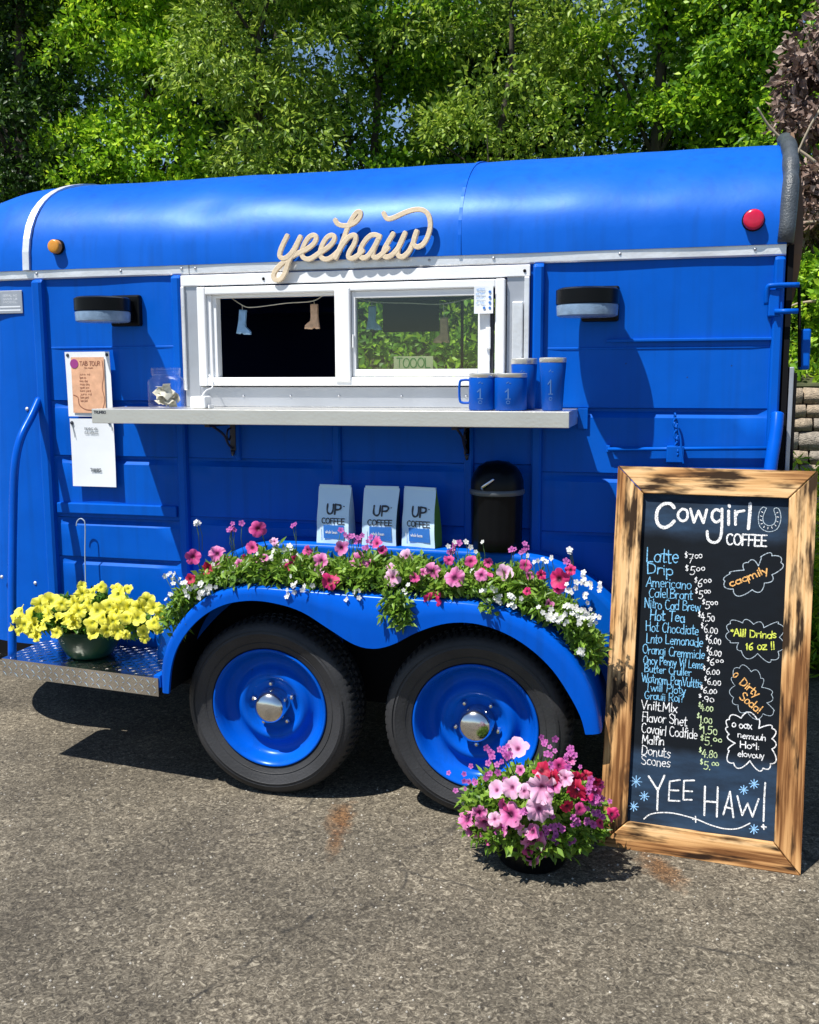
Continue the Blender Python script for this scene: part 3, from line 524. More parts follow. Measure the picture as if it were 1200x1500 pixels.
# bare twigs
for k, (pp, lb) in enumerate([([(2.75, 3.0, 2.2), (2.3, 2.9, 2.75), (1.98, 2.85, 3.0), (1.86, 2.8, 3.15)], 'pale bare branch arching up through the brown shrub'),
    ([(2.8, 2.8, 2.0), (2.35, 2.75, 2.42), (2.1, 2.7, 2.47), (1.93, 2.7, 2.52)], 'pale bare branch beside the trailer corner'),
    ([(2.9, 2.7, 1.7), (2.4, 2.6, 1.98), (2.15, 2.6, 2.0), (2.05, 2.6, 1.96)], 'thin pale branch crossing above the stone wall'),
    ([(2.8, 2.9, 3.6), (2.45, 2.8, 3.35), (2.2, 2.8, 3.1), (2.05, 2.8, 2.75)], 'long pale twig hanging at the upper right edge')]):
    t_ = MB().tube(smooth_path(pp, 5), [.014 - .0006 * i for i in range(16)], 6); tag(t_.build('bare_branch', twig_mat, smooth=True), lb, 'branch', 'bare branches at the right')

# ------------------------------------------------------------------ TRAILER
tr = thing('horse_trailer', 'blue horse trailer converted to a coffee stand with serving window', 'trailer', (0.3, .88, 0))
WALLX0, WALLX1 = -1.12, 1.80
def wob(x, z, a=.0018): return a * noise.noise(Vector((x * 2.3, z * 2.9, 3.1))) * 2
def panel(x0, x1, z0, z1, grooves, name='side_panel', hole=None):
    """pressed sheet; each groove is a down-facing lip with an up-facing ledge below"""
    prof = [(0, z1)]
    for g in sorted(grooves, reverse=True): prof += [(0, g + .006), (-.003, g + .004), (-.003, g - .001), (0, g - .003)] if g > 1.6 else [(0, g + .020), (.018, g + .016), (.018, g + .006), (.004, g - .012), (0, g - .016)]
    prof.append((0, z0)); 
    full = []
    for i in range(len(prof) - 1):
        (ya, za), (yb, zb) = prof[i], prof[i + 1]; n = max(1, int(abs(za - zb) / .06)); full += [(ya + (yb - ya) * k / n, za + (zb - za) * k / n) for k in range(n)]
    full.append(prof[-1]); nx = max(4, int((x1 - x0) / .06)); mb = MB(); v = []
    for i in range(nx + 1):
        x = x0 + (x1 - x0) * i / nx; edge = min(1, min(i, nx - i) / 1.0)
        for (y, z) in full: v.append((x, y * edge - wob(x, z) * edge, z))
    k = len(full); f = [(i * k + j, (i + 1) * k + j, (i + 1) * k + j + 1, i * k + j + 1) for i in range(nx) for j in range(k - 1)]
    return mb.add(v, f).build(name, blue, tr, smooth=True, angle=.5)
ZB = .43; ZT = 2.03
panel(-1.085, -.50, ZB, ZT, [1.712, 1.478, 1.248, .985, .815])
panel(-.455, .165, ZB, 1.475, [1.248, 1.006])
panel(.205, .69, ZB, 1.475, [1.247, 1.006])
panel(.73, .945, ZB, 1.475, [1.247, 1.006])
panel(.985, 1.765, ZB, ZT, [1.688, 1.458, 1.222, 1.0])
def rib(x, z0, z1, wd=.045, d=.026, m_=blue, name='rib'):
    mb = MB(); v = []; prof = [(-wd / 2, .004), (-wd / 2 + .004, -d * .75), (-wd * .25, -d), (wd * .25, -d), (wd / 2 - .004, -d * .75), (wd / 2, .004)]
    zs = [z0, z0 + .02] + [z0 + .02 + (z1 - z0 - .04) * k / 6 for k in range(1, 6)] + [z1 - .02, z1]
    for i, z in enumerate(zs):
        s_ = .15 if i in (0, len(zs) - 1) else 1
        for (a, b_) in prof: v.append((x + a, (b_ if b_ > 0 else b_ * s_), z))
    k = len(prof); f = [(i * k + j, i * k + j + 1, (i + 1) * k + j + 1, (i + 1) * k + j) for i in range(len(zs) - 1) for j in range(k - 1)]
    return mb.add(v, f).build(name, m_, tr, smooth=True, angle=.6)
rib(-1.110, ZB, 2.0, .055, .03); rib(-.478, ZB, 2.0, .046, .026); rib(.185, ZB, 1.42, .042, .018); rib(.71, ZB, 1.42, .042, .018)
rib(.965, ZB, 2.0, .045, .028); rib(1.783, ZB, 2.0, .04, .022); rib(-.235, 1.26, 1.42, .03, .014)
# raised weld bar on the left bay
bx('weld_bar', blue, tr, -1.075, -.512, -.016, .002, 1.02, 1.066, b=.005)
bx('weld_bar', blue, tr, 1.21, 1.775, -.012, .002, 1.71, 1.722, b=.003)
# sheet behind window zone
for a in ((-.455, -.44, 1.475, 2.03), (.935, .945, 1.475, 2.03), (-.44, .935, 1.985, 2.03)): bx('window_backing', blue, tr, a[0], a[1], .0, .02, a[2], a[3])

# roof and nose
def section(x, n=30):
    """(y,z) points of the roof section at x, from near rail over the crown to far rail"""
    t_ = max(0, (-1.18 - x) / .70); t_ = min(t_, .999); sh = math.sqrt(1 - t_ * t_); sw = (1 - t_ ** 2.4) ** (1 / 2.4)
    pts = []
    for i in range(n + 1):
        a = PI * i / n; c_, s_ = math.cos(a), math.sin(a)
        y = .88 - .90 * math.copysign(abs(c_) ** .72, c_) * sw; z = 2.03 + .442 * (abs(s_) ** .80) * sh
        pts.append((y, z))
    return pts
def roof_part(x0, x1, name, nx, m_=roof_blue, inset=0.):
    mb = MB(); v = []
    for i in range(nx + 1):
        x = x0 + (x1 - x0) * i / nx
        for (y, z) in section(x):
            w_ = .0075 * noise.noise(Vector((x * 1.6, y * 3, z * 4))) + .004 * noise.noise(Vector((x * 5, y * 7, z * 7)))
            # shallow dents seen in the sheet
            for (dx, dz, dr, dd) in ((-.36, 2.26, .10, .012), (.93, 2.27, .16, .010), (.15, 2.3, .12, .008), (1.35, 2.28, .14, .008)):
                if y < .5: w_ -= dd * math.exp(-(((x - dx) / dr) ** 2 + ((z - dz) / (dr * .4)) ** 2))
            e = min(1, (z - 2.03) / .03) ; nrm = Vector((0, y - .88, (z - 2.0) * 1.6)).normalized(); v.append((x, y + nrm.y * w_ * e, z + nrm.z * w_ * e))
    k = 31; f = [(i * k + j, (i + 1) * k + j, (i + 1) * k + j + 1, i * k + j + 1) for i in range(nx) for j in range(k - 1)]
    return mb.add(v, f).build(name, m_, tr, smooth=True)
roof_part(-1.16, .672, 'roof_sheet', 60); roof_part(.676, 1.80, 'roof_sheet', 44)
roof_part(-1.879, -1.16, 'nose_cap', 26)
def arch_band(x0, x1, lift, name, m_, th=None):
    mb = MB(); v = []
    P_ = section(-1.1)
    for (y, z) in P_:
        nrm = Vector((0, y - .88, (z - 2.0) * 1.6)).normalized()
        for x, l_ in ((x0, -.002), (x0, lift), (x1, lift), (x1, -.002)): v.append((x, y + nrm.y * l_, z + nrm.z * l_))
    f = [(4 * i + a, 4 * i + a + 1, 4 * i + a + 5, 4 * i + a + 4) for i in range(len(P_) - 1) for a in range(3)]
    return mb.add(v, f).build(name, m_, tr)
arch_band(-1.165, -1.135, .010, 'roof_strap', alu)
arch_band(.668, .680, .004, 'roof_seam', roof_blue)
# side walls of nose (flat sheet curving inwards far left) with screws
mb = MB(); v = []
for i in range(25):
    x = -1.135 - .744 * i / 24; t_ = max(0, (-1.18 - x) / .70); sw = (1 - min(t_, .999) ** 2.4) ** (1 / 2.4); y = .88 - .88 * sw
    for z in np.linspace(ZB, 2.03, 12): v.append((x, y - wob(x, z), z))
mb.add(v, [(i * 12 + j, (i + 1) * 12 + j, (i + 1) * 12 + j + 1, i * 12 + j + 1) for i in range(24) for j in range(11)]); mb.build('nose_panel', blue, tr, smooth=True)
mb = MB(); v = []
for i in range(25):
    x = -1.135 - .744 * i / 24; t_ = max(0, (-1.18 - x) / .70); sw = (1 - min(t_, .999) ** 2.4) ** (1 / 2.4); y = .88 + .88 * sw
    for z in np.linspace(ZB, 2.03, 4): v.append((x, y, z))
mb.add(v, [(i * 4 + j, i * 4 + j + 1, (i + 1) * 4 + j + 1, (i + 1) * 4 + j) for i in range(24) for j in range(3)]); mb.build('nose_panel', blue, tr, smooth=True)
def screw(x, y, z, r=.006, parent=tr, m_=alu):
    return MB().lathe([(0, -.004), (r * .6, -.0035), (r, 0), (r, .002)], (x, y, z), 'y', 10).build('screw', m_, parent, smooth=True)
for (px, py) in [(40, 599), (3, 845), (52, 854)]: p = at(px, py, 0); screw(p.x, -.002, p.z, .008)

# trim rail along the wall top (two lengths with a joint) and small rivets
def trim(x0, x1):
    mb = MB(); v = []; n = int((x1 - x0) / .1)
    for i in range(n + 1):
        x = x0 + (x1 - x0) * i / n; t_ = max(0, (-1.18 - x) / .70); yo = .88 - .88 * (1 - min(t_, .99) ** 2.4) ** (1 / 2.4); q = .0012 * math.sin(x * 9)
        for (y, z) in ((.012, 2.040), (-.010, 2.040), (-.015, 2.034), (-.015, 1.999), (-.010, 1.994), (.012, 1.994)): v.append((x, yo + y + q, z))
    f = [(i * 6 + j, i * 6 + j + 1, (i + 1) * 6 + j + 1, (i + 1) * 6 + j) for i in range(n) for j in range(5)] + [(0, 5, 4, 3, 2, 1), tuple(n * 6 + k for k in range(6))]
    o = mb.add(v, f).build('trim_rail', alu, tr); return o
t1 = trim(-1.84, -.42); t2 = trim(-.416, 1.80)
for x in (-1.11, -.72, -.45, -.39, .0, .56, .80, 1.25, 1.7): screw(x, -.016, 2.017, .006, t2 if x > -.4 else t1, alu_dull)

# far side, end walls, floor, chassis
bx('floor_deck', mat('floor_board', (.05, .05, .055), .8, var=.2), tr, -1.15, 1.79, .03, 1.74, ZB - .03, ZB + .01)
FW = [(-1.2, -.33, ZB, 2.03), (.50, 1.8, ZB, 2.03), (-.33, .50, ZB, 1.56), (-.33, .50, 2.0, 2.03)]
shaded_blue = mat('inner_shaded_blue', (.0005, .012, .07), .6, spec=.2)  # the blue paint darkened, so the interior's shade sits in the colour
for a in FW: bx('far_wall', shaded_blue, tr, a[0], a[1], 1.74, 1.76, a[2], a[3])
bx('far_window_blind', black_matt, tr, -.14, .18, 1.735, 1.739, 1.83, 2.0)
bx('far_window_bar', black_matt, tr, .30, .315, 1.745, 1.755, 1.56, 2.0)
bx('rear_wall', blue, tr, 1.77, 1.795, .03, 1.74, ZB, 2.03)
mb = MB(); 
for y in (.12, 1.6): mb.box(-1.1, 1.78, y, y + .06, ZB - .12, ZB - .03)
mb.build('chassis_rail', black_matt, tr)
for x0 in (0, .796): MB().tube([(x0, -.1, .345), (x0, 1.86, .345)], .035, 12).build('axle', black_matt, tr, smooth=True)
bx('nose_shade_filler', black_matt, tr, -2.3, -.9, 1.0, 1.1, .04, .40)  # black box added to stand in for the dark shade under the nose
bx('skirt', black_matt, tr, -1.0, 1.78, .05, .07, ZB - .14, ZB)
# counter inside, so the opening has something in it
bx('inner_counter', shaded_blue, tr, -1.1, .85, .9, 1.5, 1.25, 1.29)
bx('inner_shelf', shaded_blue, tr, -1.0, -.25, 1.45, 1.72, 1.93, 1.955)
MB().tube(smooth_path([(-.98, .35, 1.62), (-.98, .35, 1.80), (-.95, .35, 1.84), (-.91, .35, 1.82), (-.90, .35, 1.76)], 5), .006, 8).build('inner_tap', chrome, tr, smooth=True)

# ------------------------------------------------------------------ serving window
wf = MB()
wf.box(-.452, -.385, -.012, .02, 1.475, 1.985, b=.002).box(.850, .930, -.012, .02, 1.475, 1.985, b=.002)
wf.box(-.385, .850, -.012, .02, 1.475, 1.552, b=.002)
sur = wf.build('window_surround', alu_dull, tr)
mb = MB().box(-.455, .935, -.020, -.0125, 1.948, 1.990, b=.003); mb.build('top_flashing', white, sur)
MB().box(.915, .934, -.026, -.0125, 1.58, 1.947, b=.003).build('edge_strip', alu, sur)
MB().box(-.455, -.440, -.024, -.0125, 1.54, 1.947, b=.003).build('edge_strip', alu, sur)
MB().box(.872, .912, -.030, -.0125, 1.60, 1.86, b=.004).build('cable_box', alu, sur)
for x in (-.2, 0, .2, .45, .7, -.35): screw(x, -.013, 1.518, .005, sur, alu_dull)
for x in (-.1, .915): screw(x, -.021, 1.968, .006, sur, black_matt)
fr = MB()
fr.box(-.380, -.345, -.034, .03, 1.556, 1.942, b=.004).box(.810, .846, -.034, .03, 1.556, 1.942, b=.004)
fr.box(-.345, .810, -.033, .03, 1.912, 1.941, b=.004).box(-.345, .810, -.033, .03, 1.557, 1.590, b=.004)
wfr = fr.build('window_frame', white, tr)
MB().box(.194, .256, -.040, .02, 1.572, 1.925, b=.005).build('mullion', white, wfr)
mb = MB().box(-.345, -.325, -.020, .03, 1.590, 1.912, b=.003).box(-.325, -.308, -.010, .03, 1.592, 1.911, b=.002).box(-.325, .194, -.008, .03, 1.9, 1.9115)
mb.build('track', white, wfr)
sash = MB().box(.258, .272, -.022, .012, 1.592, 1.911, b=.002).box(.745, .790, -.022, .012, 1.592, 1.911, b=.003).box(.272, .745, -.022, .012, 1.886, 1.911, b=.002).box(.272, .745, -.022, .012, 1.592, 1.619, b=.002)
sash.build('sliding_sash', white, wfr)
MB().box(.262, .268, -.034, -.0225, 1.70, 1.75, b=.002).build('sash_pull', white, wfr)
MB().box(.795, .803, -.020, -.004, 1.60, 1.86, b=.001).build('latch_track', rust, wfr)
MB().box(.776, .794, -.032, -.0225, 1.69, 1.77, b=.003).build('sash_latch', white, wfr)
MB().box(.273, .744, -.007, -.003, 1.620, 1.885).build('window_glass', glass, wfr)

# serving shelf
sh = MB().box(-.700, 1.113, -.302, -.294, 1.419, 1.474, b=.002).box(-.700, 1.113, -.2935, -.013, 1.466, 1.474).build('serving_shelf', steel, tr)
MB().box(-.700, -.696, -.2935, -.013, 1.42, 1.4655).build('end_plate', steel, sh)
MB().box(1.109, 1.113, -.2935, -.013, 1.42, 1.4655).build('end_plate', steel, sh)
MB().box(1.1135, 1.150, -.012, .001, 1.40, 1.475, b=.002).build('end_plate', blue, sh)
MB().box(-.694, 1.107, -.2935, -.013, 1.4405, 1.4655).build('underlay', blue, sh)
tm = MB(); text(tm, 'TRUMBO', -.690, 1.456, .010, .052, thick=.0022, y0=-.3026, jit=.01); tm.build('shelf_lettering', ink, sh)
for x in (-.25, .705):
    bk = MB().box(x - .012, x + .012, -.018, -.003, 1.30, 1.415, b=.002).box(x - .010, x + .010, -.24, -.018, 1.405, 1.418).build('shelf_bracket', rust, sh)
    mb = MB(); mb.tube(smooth_path([(x, -.02, 1.31), (x, -.06, 1.33), (x, -.10, 1.37), (x, -.19, 1.405)], 4), .005, 6)
    mb.tube(smooth_path([(x, -.03, 1.39), (x, -.06, 1.385), (x, -.07, 1.36), (x, -.05, 1.345), (x, -.035, 1.36)], 4), .004, 6); mb.tube([(x, -.019, 1.30), (x, -.02, 1.25 + .03)], [.010, .005], 6)
    mb.v = [tuple(p) for p in mb.v]; o = mb.build('scroll', rust, sh, smooth=True)

# marker lamps
def marker(name, x, z, m_, k=1.):
    # sits on the curve of the roof side just above the rail
    y = -.012; hb = MB().lathe([(.030 * k, .02), (.030 * k, -.008), (.026 * k, -.012), (.0, -.012)], (x, y, z), 'y', 24).build(name, black_matt, tr, smooth=True, angle=.6)
    def md(i, j, r): return r * (1.0 if (i > 2 or j % 2) else .985)
    MB().lathe([(a * k, b_) for a, b_ in [(.027, -.012), (.027, -.030), (.025, -.034), (.021, -.036), (.010, -.037), (0, -.0372)]], (x, y, z), 'y', 40, md).build('lens', m_, hb, smooth=True, angle=.7)
marker('amber_marker_lamp', -1.005, 2.120, amber, 1.02); marker('red_marker_lamp', 1.690, 2.112, redlens, 1.25)

# round solar wall lamps
def wall_lamp(xc, xm, zc):
    pl = MB().box(xm - .066, xm + .066, -.030, .0, zc - .062, zc + .062, b=.008).build('wall_lamp', black, tr)
    yc = -.125; R_ = .108; zt = zc + .046
    MB().lathe([(0, 0), (R_ - .01, 0), (R_, -.006), (R_, -.052), (R_ - .004, -.055)], (xc, yc, zt), 'z', 48).build('lamp_cap', black, pl, smooth=True, angle=.6)
    MB().lathe([(0, 0.001), (R_ - .014, 0.001), (R_ - .016, -.0015)], (xc, yc, zt), 'z', 40).build('solar_panel', mat('solar_cell', (.01, .015, .03), .35), pl)
    MB().lathe([(R_ - .004, -.0555), (R_ - .002, -.060), (R_ - .004, -.092), (R_ - .012, -.096), (0, -.096)], (xc, yc, zt), 'z', 48).build('lamp_lens', frost, pl, smooth=True, angle=.6)
    MB().box(xm - .04, xm + .04, -.10, -.031, zc - .040, zc + .036).build('lamp_arm', black, pl)
wall_lamp(-.742, -.702, 1.858); wall_lamp(1.150, 1.186, 1.845)

# identification plate, upper left
pt = MB().box(-1.34, -1.193, -.006, -.001, 1.858, 1.953, b=.002).build('identification_plate', alu_dull, tr)
mb = MB()
for k, z in enumerate((1.932, 1.918, 1.905)): text(mb, ['SERIAL NO', 'GVWR LB', 'MODEL'][k], -1.285, z - .004, .008, .07, thick=.0012, y0=-.0065, jit=.01)
for k, z in enumerate((1.886, 1.872)): ribbon(mb, [(-1.33, z), (-1.205, z)], .006, -.0065)
mb.build('plate_lettering', white_ink, pt)
MB().box(-1.333, -1.30, -.0075, -.0065, 1.895, 1.942).build('plate_emblem', white_ink, pt)

# grab rail at the nose
MB().tube(smooth_path([(-1.128, -.02, 1.50), (-1.128, -.075, 1.435), (-1.135, -.15, 1.34), (-1.14, -.19, 1.22), (-1.145, -.215, 1.0), (-1.14, -.25, .75), (-1.13, -.29, .455)], 6), .017, 12).build('grab_rail', blue_gloss, tr, smooth=True)
# right: rod with latch and chain, hinge, lower bent rail
rod = MB().tube([(1.225, -.022, 1.329), (1.772, -.022, 1.341)], .007, 8).build('latch_rod', blue, tr, smooth=True)
MB().box(1.43, 1.49, -.036, -.001, 1.285, 1.345, b=.004).build('latch_block', blue, rod)
for k in range(7):
    z = 1.447 - .021 * k; mb = MB(); pts = [(1.455 + .007 * math.cos(a) * (1 if k % 2 else .3) + .002 * k, -.030 - .007 * math.cos(a) * (0 if k % 2 else 1), z + .014 * math.sin(a)) for a in np.linspace(0, 2 * PI, 11)]
    mb.tube(pts, .0035, 5).build('chain_link', blue, rod, smooth=True)
MB().tube(smooth_path([(1.452, -.03, 1.43), (1.475, -.032, 1.38), (1.482, -.035, 1.32), (1.49, -.035, 1.28)], 4), .004, 6).build('latch_pin', blue, rod, smooth=True)
MB().box(1.218, 1.232, -.024, -.001, 1.318, 1.342, b=.002).build('rod_end', blue, rod)
mb = MB().tube(smooth_path([(1.745, -.02, 1.83), (1.745, -.03, 1.885), (1.765, -.035, 1.893), (1.845, -.035, 1.893)], 4), .009, 8); hg = mb.build('door_hinge', blue, tr, smooth=True)
MB().tube([(1.77, -.035, 1.806), (1.845, -.035, 1.806)], .009, 8).build('hinge_pin', blue, hg, smooth=True)
MB().box(1.75, 1.785, -.03, -.001, 1.79, 1.88, b=.004).build('hinge_plate', blue, hg)
MB().tube(smooth_path([(1.795, -.03, 1.46), (1.79, -.06, 1.40), (1.775, -.10, 1.28), (1.765, -.12, 1.1), (1.765, -.13, .6)], 6), .022, 12).build('bent_post', blue_gloss, tr, smooth=True)

# rear: rolled black flap following the arch, liner behind, door edges
pr = [(y, z) for (y, z) in section(0) if y < .60]
fp = [(1.796, -.015, 2.035)] + [(1.800 + .035 * (z - 2.03), y - .006, z + .012) for (y, z) in pr[3:] if y < .44]
fp = smooth_path(fp, 3); mb = MB(); mb.tube(fp, [.027 + .0015 * math.sin(i * .8) for i in range(len(fp))], 14); mb.build('rolled_flap', canvas, tr, smooth=True)
mb = MB(); v = []; n = 18
for i in range(n + 1):
    t_ = i / n; z = 1.83 + .62 * t_; y = .05 + .30 * max(0, t_ - .3); xo = 1.832 + .030 * math.sin(PI * min(1, t_ * 1.02)) ** .8
    v += [(1.822, y, z), (xo, y, z), (xo, y + .05, z), (1.822, y + .05, z)]
mb.add(v, [(i * 4 + a, i * 4 + (a + 1) % 4, (i + 1) * 4 + (a + 1) % 4, (i + 1) * 4 + a) for i in range(n) for a in range(4)] + [(0, 3, 2, 1), (n * 4, n * 4 + 1, n * 4 + 2, n * 4 + 3)])
mb.build('curved_liner', tan_board, tr)
bx('door_edge', black_matt, tr, 1.808, 1.826, -.005, 1.6, .45, 2.03)
bx('door_edge', alu_dull, tr, 1.830, 1.846, .0, 1.6, .45, 1.62, b=.003)
bx('door_edge', black_matt, tr, 1.848, 1.856, .0, 1.6, .45, 1.60)
MB().box(1.868, 1.90, .05, .12, 1.61, 1.75, b=.006).build('door_catch', blue, tr)
MB().tube([(1.866, .04, 1.62), (1.852, .04, 1.90)], .006, 6).build('door_rod', black_matt, tr, smooth=True)

# ------------------------------------------------------------------ fender and wheel box
YF = -.40
outer = [(-.40, .405), (-.398, .50), (-.375, .585), (-.33, .665), (-.27, .735), (-.20, .787), (-.11, .823), (0.0, .838), (.12, .838), (.42, .832), (.72, .828), (.86, .818), (.97, .785), (1.06, .735), (1.14, .665), (1.20, .575), (1.235, .48), (1.25, .395)]
lower = [(-.365, .405), (-.352, .50), (-.325, .58), (-.275, .655), (-.205, .72), (-.12, .765), (-.02, .785), (.08, .78), (.18, .755), (.28, .70), (.36, .655), (.415, .638), (.47, .640), (.53, .662), (.61, .708), (.71, .745), (.81, .752), (.91, .728), (1.0, .68), (1.08, .61), (1.14, .525), (1.18, .45), (1.197, .39)]
def resample(p, n):
    p = [Vector(q) for q in smooth_path(p, 6)]; d = [0]
    for i in range(1, len(p)): d.append(d[-1] + (p[i] - p[i - 1]).length)
    out = []; j = 0
    for k in range(n):
        t_ = d[-1] * k / (n - 1)
        while j < len(d) - 2 and d[j + 1] < t_: j += 1
        s_ = (t_ - d[j]) / max(1e-9, d[j + 1] - d[j]); out.append(p[j].lerp(p[j + 1], s_))
    return out
nf = 90
# match outer and lower points by x so the flange quads stay upright
O_ = resample(outer, nf); lo = resample(lower, 400)
def inner_of(i):
    t_ = i / (nf - 1); return lo[int(round(t_ * 399))]
mb = MB(); v = []
for i in range(nf):
    o = O_[i]; l_ = inner_of(i)
    # rounded shoulder between the top sheet and the outer flange; rolled inner lip
    cxx, czz = .42, .45; dn = Vector((o.x - cxx, o.y - czz)).normalized()
    v += [(o.x, -.02, o.y + .004), (o.x, YF + .03, o.y), (o.x - dn.x * .004, YF + .010, o.y - dn.y * .004), (o.x - dn.x * .012, YF + .001, o.y - dn.y * .012), (o.x + (l_.x - o.x) * .55, YF, o.y + (l_.y - o.y) * .55), (l_.x, YF, l_.y), (l_.x, YF + .006, l_.y - .002), (l_.x, YF + .014, l_.y + .002)]
f = [(i * 8 + j, i * 8 + j + 1, (i + 1) * 8 + j + 1, (i + 1) * 8 + j) for i in range(nf - 1) for j in range(7)]
fen = mb.add(v, f).build('fender', blue_gloss, tr, smooth=True, angle=1.0)
# wheel box against the wall: flat deck the bags stand on, curving down at both ends
box_p = [(-.55, .45), (-.535, .57), (-.48, .675), (-.39, .775), (-.29, .86), (-.18, .925), (-.08, .953), (.02, .960), (.4, .960), (.8, .958), (1.0, .945), (1.12, .90), (1.22, .83), (1.30, .74), (1.35, .62), (1.36, .45)]
Bp = resample(box_p, 70); v = []
for p in Bp: v += [(p.x, -.002, p.y), (p.x, -.150, p.y), (p.x + (.42 - p.x) * .006, -.158, p.y - .006), (p.x + (.42 - p.x) * .02, -.160, p.y - .014)]
mb = MB().add(v, [(i * 4 + j, i * 4 + j + 1, (i + 1) * 4 + j + 1, (i + 1) * 4 + j) for i in range(69) for j in range(3)])
# face down to the fender top
v2 = []
for i, p in enumerate(Bp): v2 += [(p.x + (.42 - p.x) * .02, -.160, p.y - .014), (p.x + (.42 - p.x) * .10, -.162, max(.44, p.y - .16))]
mb.add(v2, [(i * 2, i * 2 + 1, i * 2 + 3, i * 2 + 2) for i in range(69)])
mb.build('wheel_box', blue, tr, smooth=True, angle=.8)
MB().box(-.56, 1.37, -.005, .02, .43, .45).build('sill', blue, tr)
bx('fender_stay', blue, tr, -.432, -.402, -.39, -.30, .42, .47, b=.004)
bx('wheel_well_liner', black_matt, tr, -.38, 1.18, -.002, .05, .30, .43)

mb = MB(); v = []
for q in O_:
    d = Vector((q.x - .42, q.y - .35)).normalized() * .022
    v += [(q.x - d.x, YF + .02, q.y - d.y), (q.x - d.x, -.012, q.y - d.y), (q.x - d.x, -.012, .40)]
mb.add(v, [(i * 3 + j, i * 3 + j + 1, (i + 1) * 3 + j + 1, (i + 1) * 3 + j) for i in range(nf - 1) for j in range(2)]); mb.build('wheel_well_liner', black_matt, tr, smooth=True, angle=.8)
# step of diamond plate
dp = mat('diamond_plate', (.74, .71, .67), .20, 1., bump=.3, bscale=18, var=.15, vscale=6)
sv = [(-1.165, -.31), (-.410, -.395), (-.410, -.02), (-1.165, -.02)]
stp = MB().add([(x, y, .460) for x, y in sv] + [(x, y, .388) for x, y in sv], [(0, 1, 2, 3), (0, 4, 5, 1), (1, 5, 6, 2), (3, 7, 4, 0), (7, 6, 5, 4)]).build('step', dp, tr)
mb = MB()
def lozenge(c, a, b_, n, ln=.016, wd=.0045, h=.0013):
    a, b_, n, c = Vector(a), Vector(b_), Vector(n), Vector(c)
    mb.add([c - a * ln, c - b_ * wd, c + a * ln, c + b_ * wd, c - a * ln * .4 + n * h, c + a * ln * .4 + n * h], [(0, 1, 4), (1, 5, 4), (1, 2, 5), (2, 3, 5), (3, 4, 5), (3, 0, 4)])
for i in range(26):
    for j in range(12):
        x = -1.15 + i * .0288; y = -.03 - j * .030; lim = -.30 - (x + 1.165) * .1126
        if y > lim + .01:
            s_ = 1 if (i + j) % 2 else -1; lozenge((x, y, .4603), (.707, .707 * s_, 0), (-.707 * s_, .707, 0), (0, 0, 1))
fd = Vector((.755, -.085, 0)).normalized()
for i in range(26):
    for j in range(3):
        s_ = 1 if (i + j) % 2 else -1; p0 = Vector((-1.153, -.3113, .443 - j * .022)) + fd * (i * .0292); a = (fd + Vector((0, 0, s_))).normalized(); b_ = (fd * -s_ + Vector((0, 0, 1))).normalized()
        lozenge(p0 + Vector((0, -.0007, 0)), a, b_, (-.11, -.99, 0), .014)
tread = mb.build('tread_pattern', dp, stp); tag(tread, kind='stuff')

# wheels
def tread_mod(i, j, r):
    if i in (9, 10, 18, 19) and (j % 4) < 1: return r - (.005 if i == 9 else .010)
    if i in (11, 14, 15, 17) and ((j + 2) % 4) < 1: return r - .009
    return r
tyre_prof = [(.226, -.285), (.236, -.300), (.262, -.3085), (.268, -.3125), (.290, -.3160), (.294, -.3185), (.299, -.3165), (.318, -.311), (.331, -.300), (.339, -.287), (.3435, -.270), (.345, -.250), (.336, -.249), (.336, -.240), (.345, -.239), (.3455, -.205), (.336, -.204), (.336, -.195), (.345, -.194), (.341, -.150), (.332, -.130), (.31, -.115), (.235, -.12), (.226, -.13)]
# profile order: sidewall -> tread -> inner side; indices 9..20 form the tread
rim_prof = [(.226, -.285), (.2315, -.299), (.2285, -.305), (.222, -.302), (.212, -.285), (.205, -.262), (.192, -.245), (.172, -.238), (.158, -.240), (.146, -.252), (.133, -.266), (.121, -.270), (.110, -.264), (.098, -.246), (.088, -.238), (.0, -.236)]
def wheel(x0, flat=0):
    t_ = MB().lathe(tyre_prof, (x0, 0, .345), 'y', 288, tread_mod).build('tyre', rubber, None, smooth=True, angle=.45)
    e = bpy.data.objects.new('wheel', None); link(e, tr)
    t_.parent = e
    for nm, pf, m_, ns in (('rim', rim_prof, blue_gloss, 96),):
        o = MB().lathe(pf, (x0, 0, .345), 'y', ns).build(nm, m_, e, smooth=True)
    MB().lathe([(.065, -.236), (.064, -.262), (.063, -.285), (.060, -.298), (.051, -.309), (.036, -.3165), (.018, -.320), (0, -.321)], (x0, 0, .345), 'y', 48).build('hub_cap', chrome, e, smooth=True)
    for k in range(5):
        a = 2 * PI * k / 5 + .42 + flat; cx, cz = x0 + .083 * math.cos(a), .345 + .083 * math.sin(a)
        MB().lathe([(.012, -.236), (.0095, -.244), (.0095, -.256), (.006, -.260), (.0, -.261)], (cx, 0, cz), 'y', 6).build('lug_nut', chrome, e)
    for rr in (.305, .257):
        MB().lathe([(rr - .0015, -.306), (rr, -.3195 if rr > .3 else -.3095), (rr + .0015, -.306)], (x0, 0, .345), 'y', 96).build('sidewall_ring', rubber, e, smooth=True)
    return e
wheel(0.0); wheel(.796, .5)
# far side tyres, just plain running gear seen underneath
for x0 in (0, .796): MB().lathe([(.0, 1.78), (.22, 1.78), (.33, 1.80), (.345, 1.86), (.345, 1.96), (.33, 2.0), (.2, 2.0), (0, 2.0)], (x0, 0, .345), 'y', 48).build('far_tyre', rubber, tr, smooth=True)

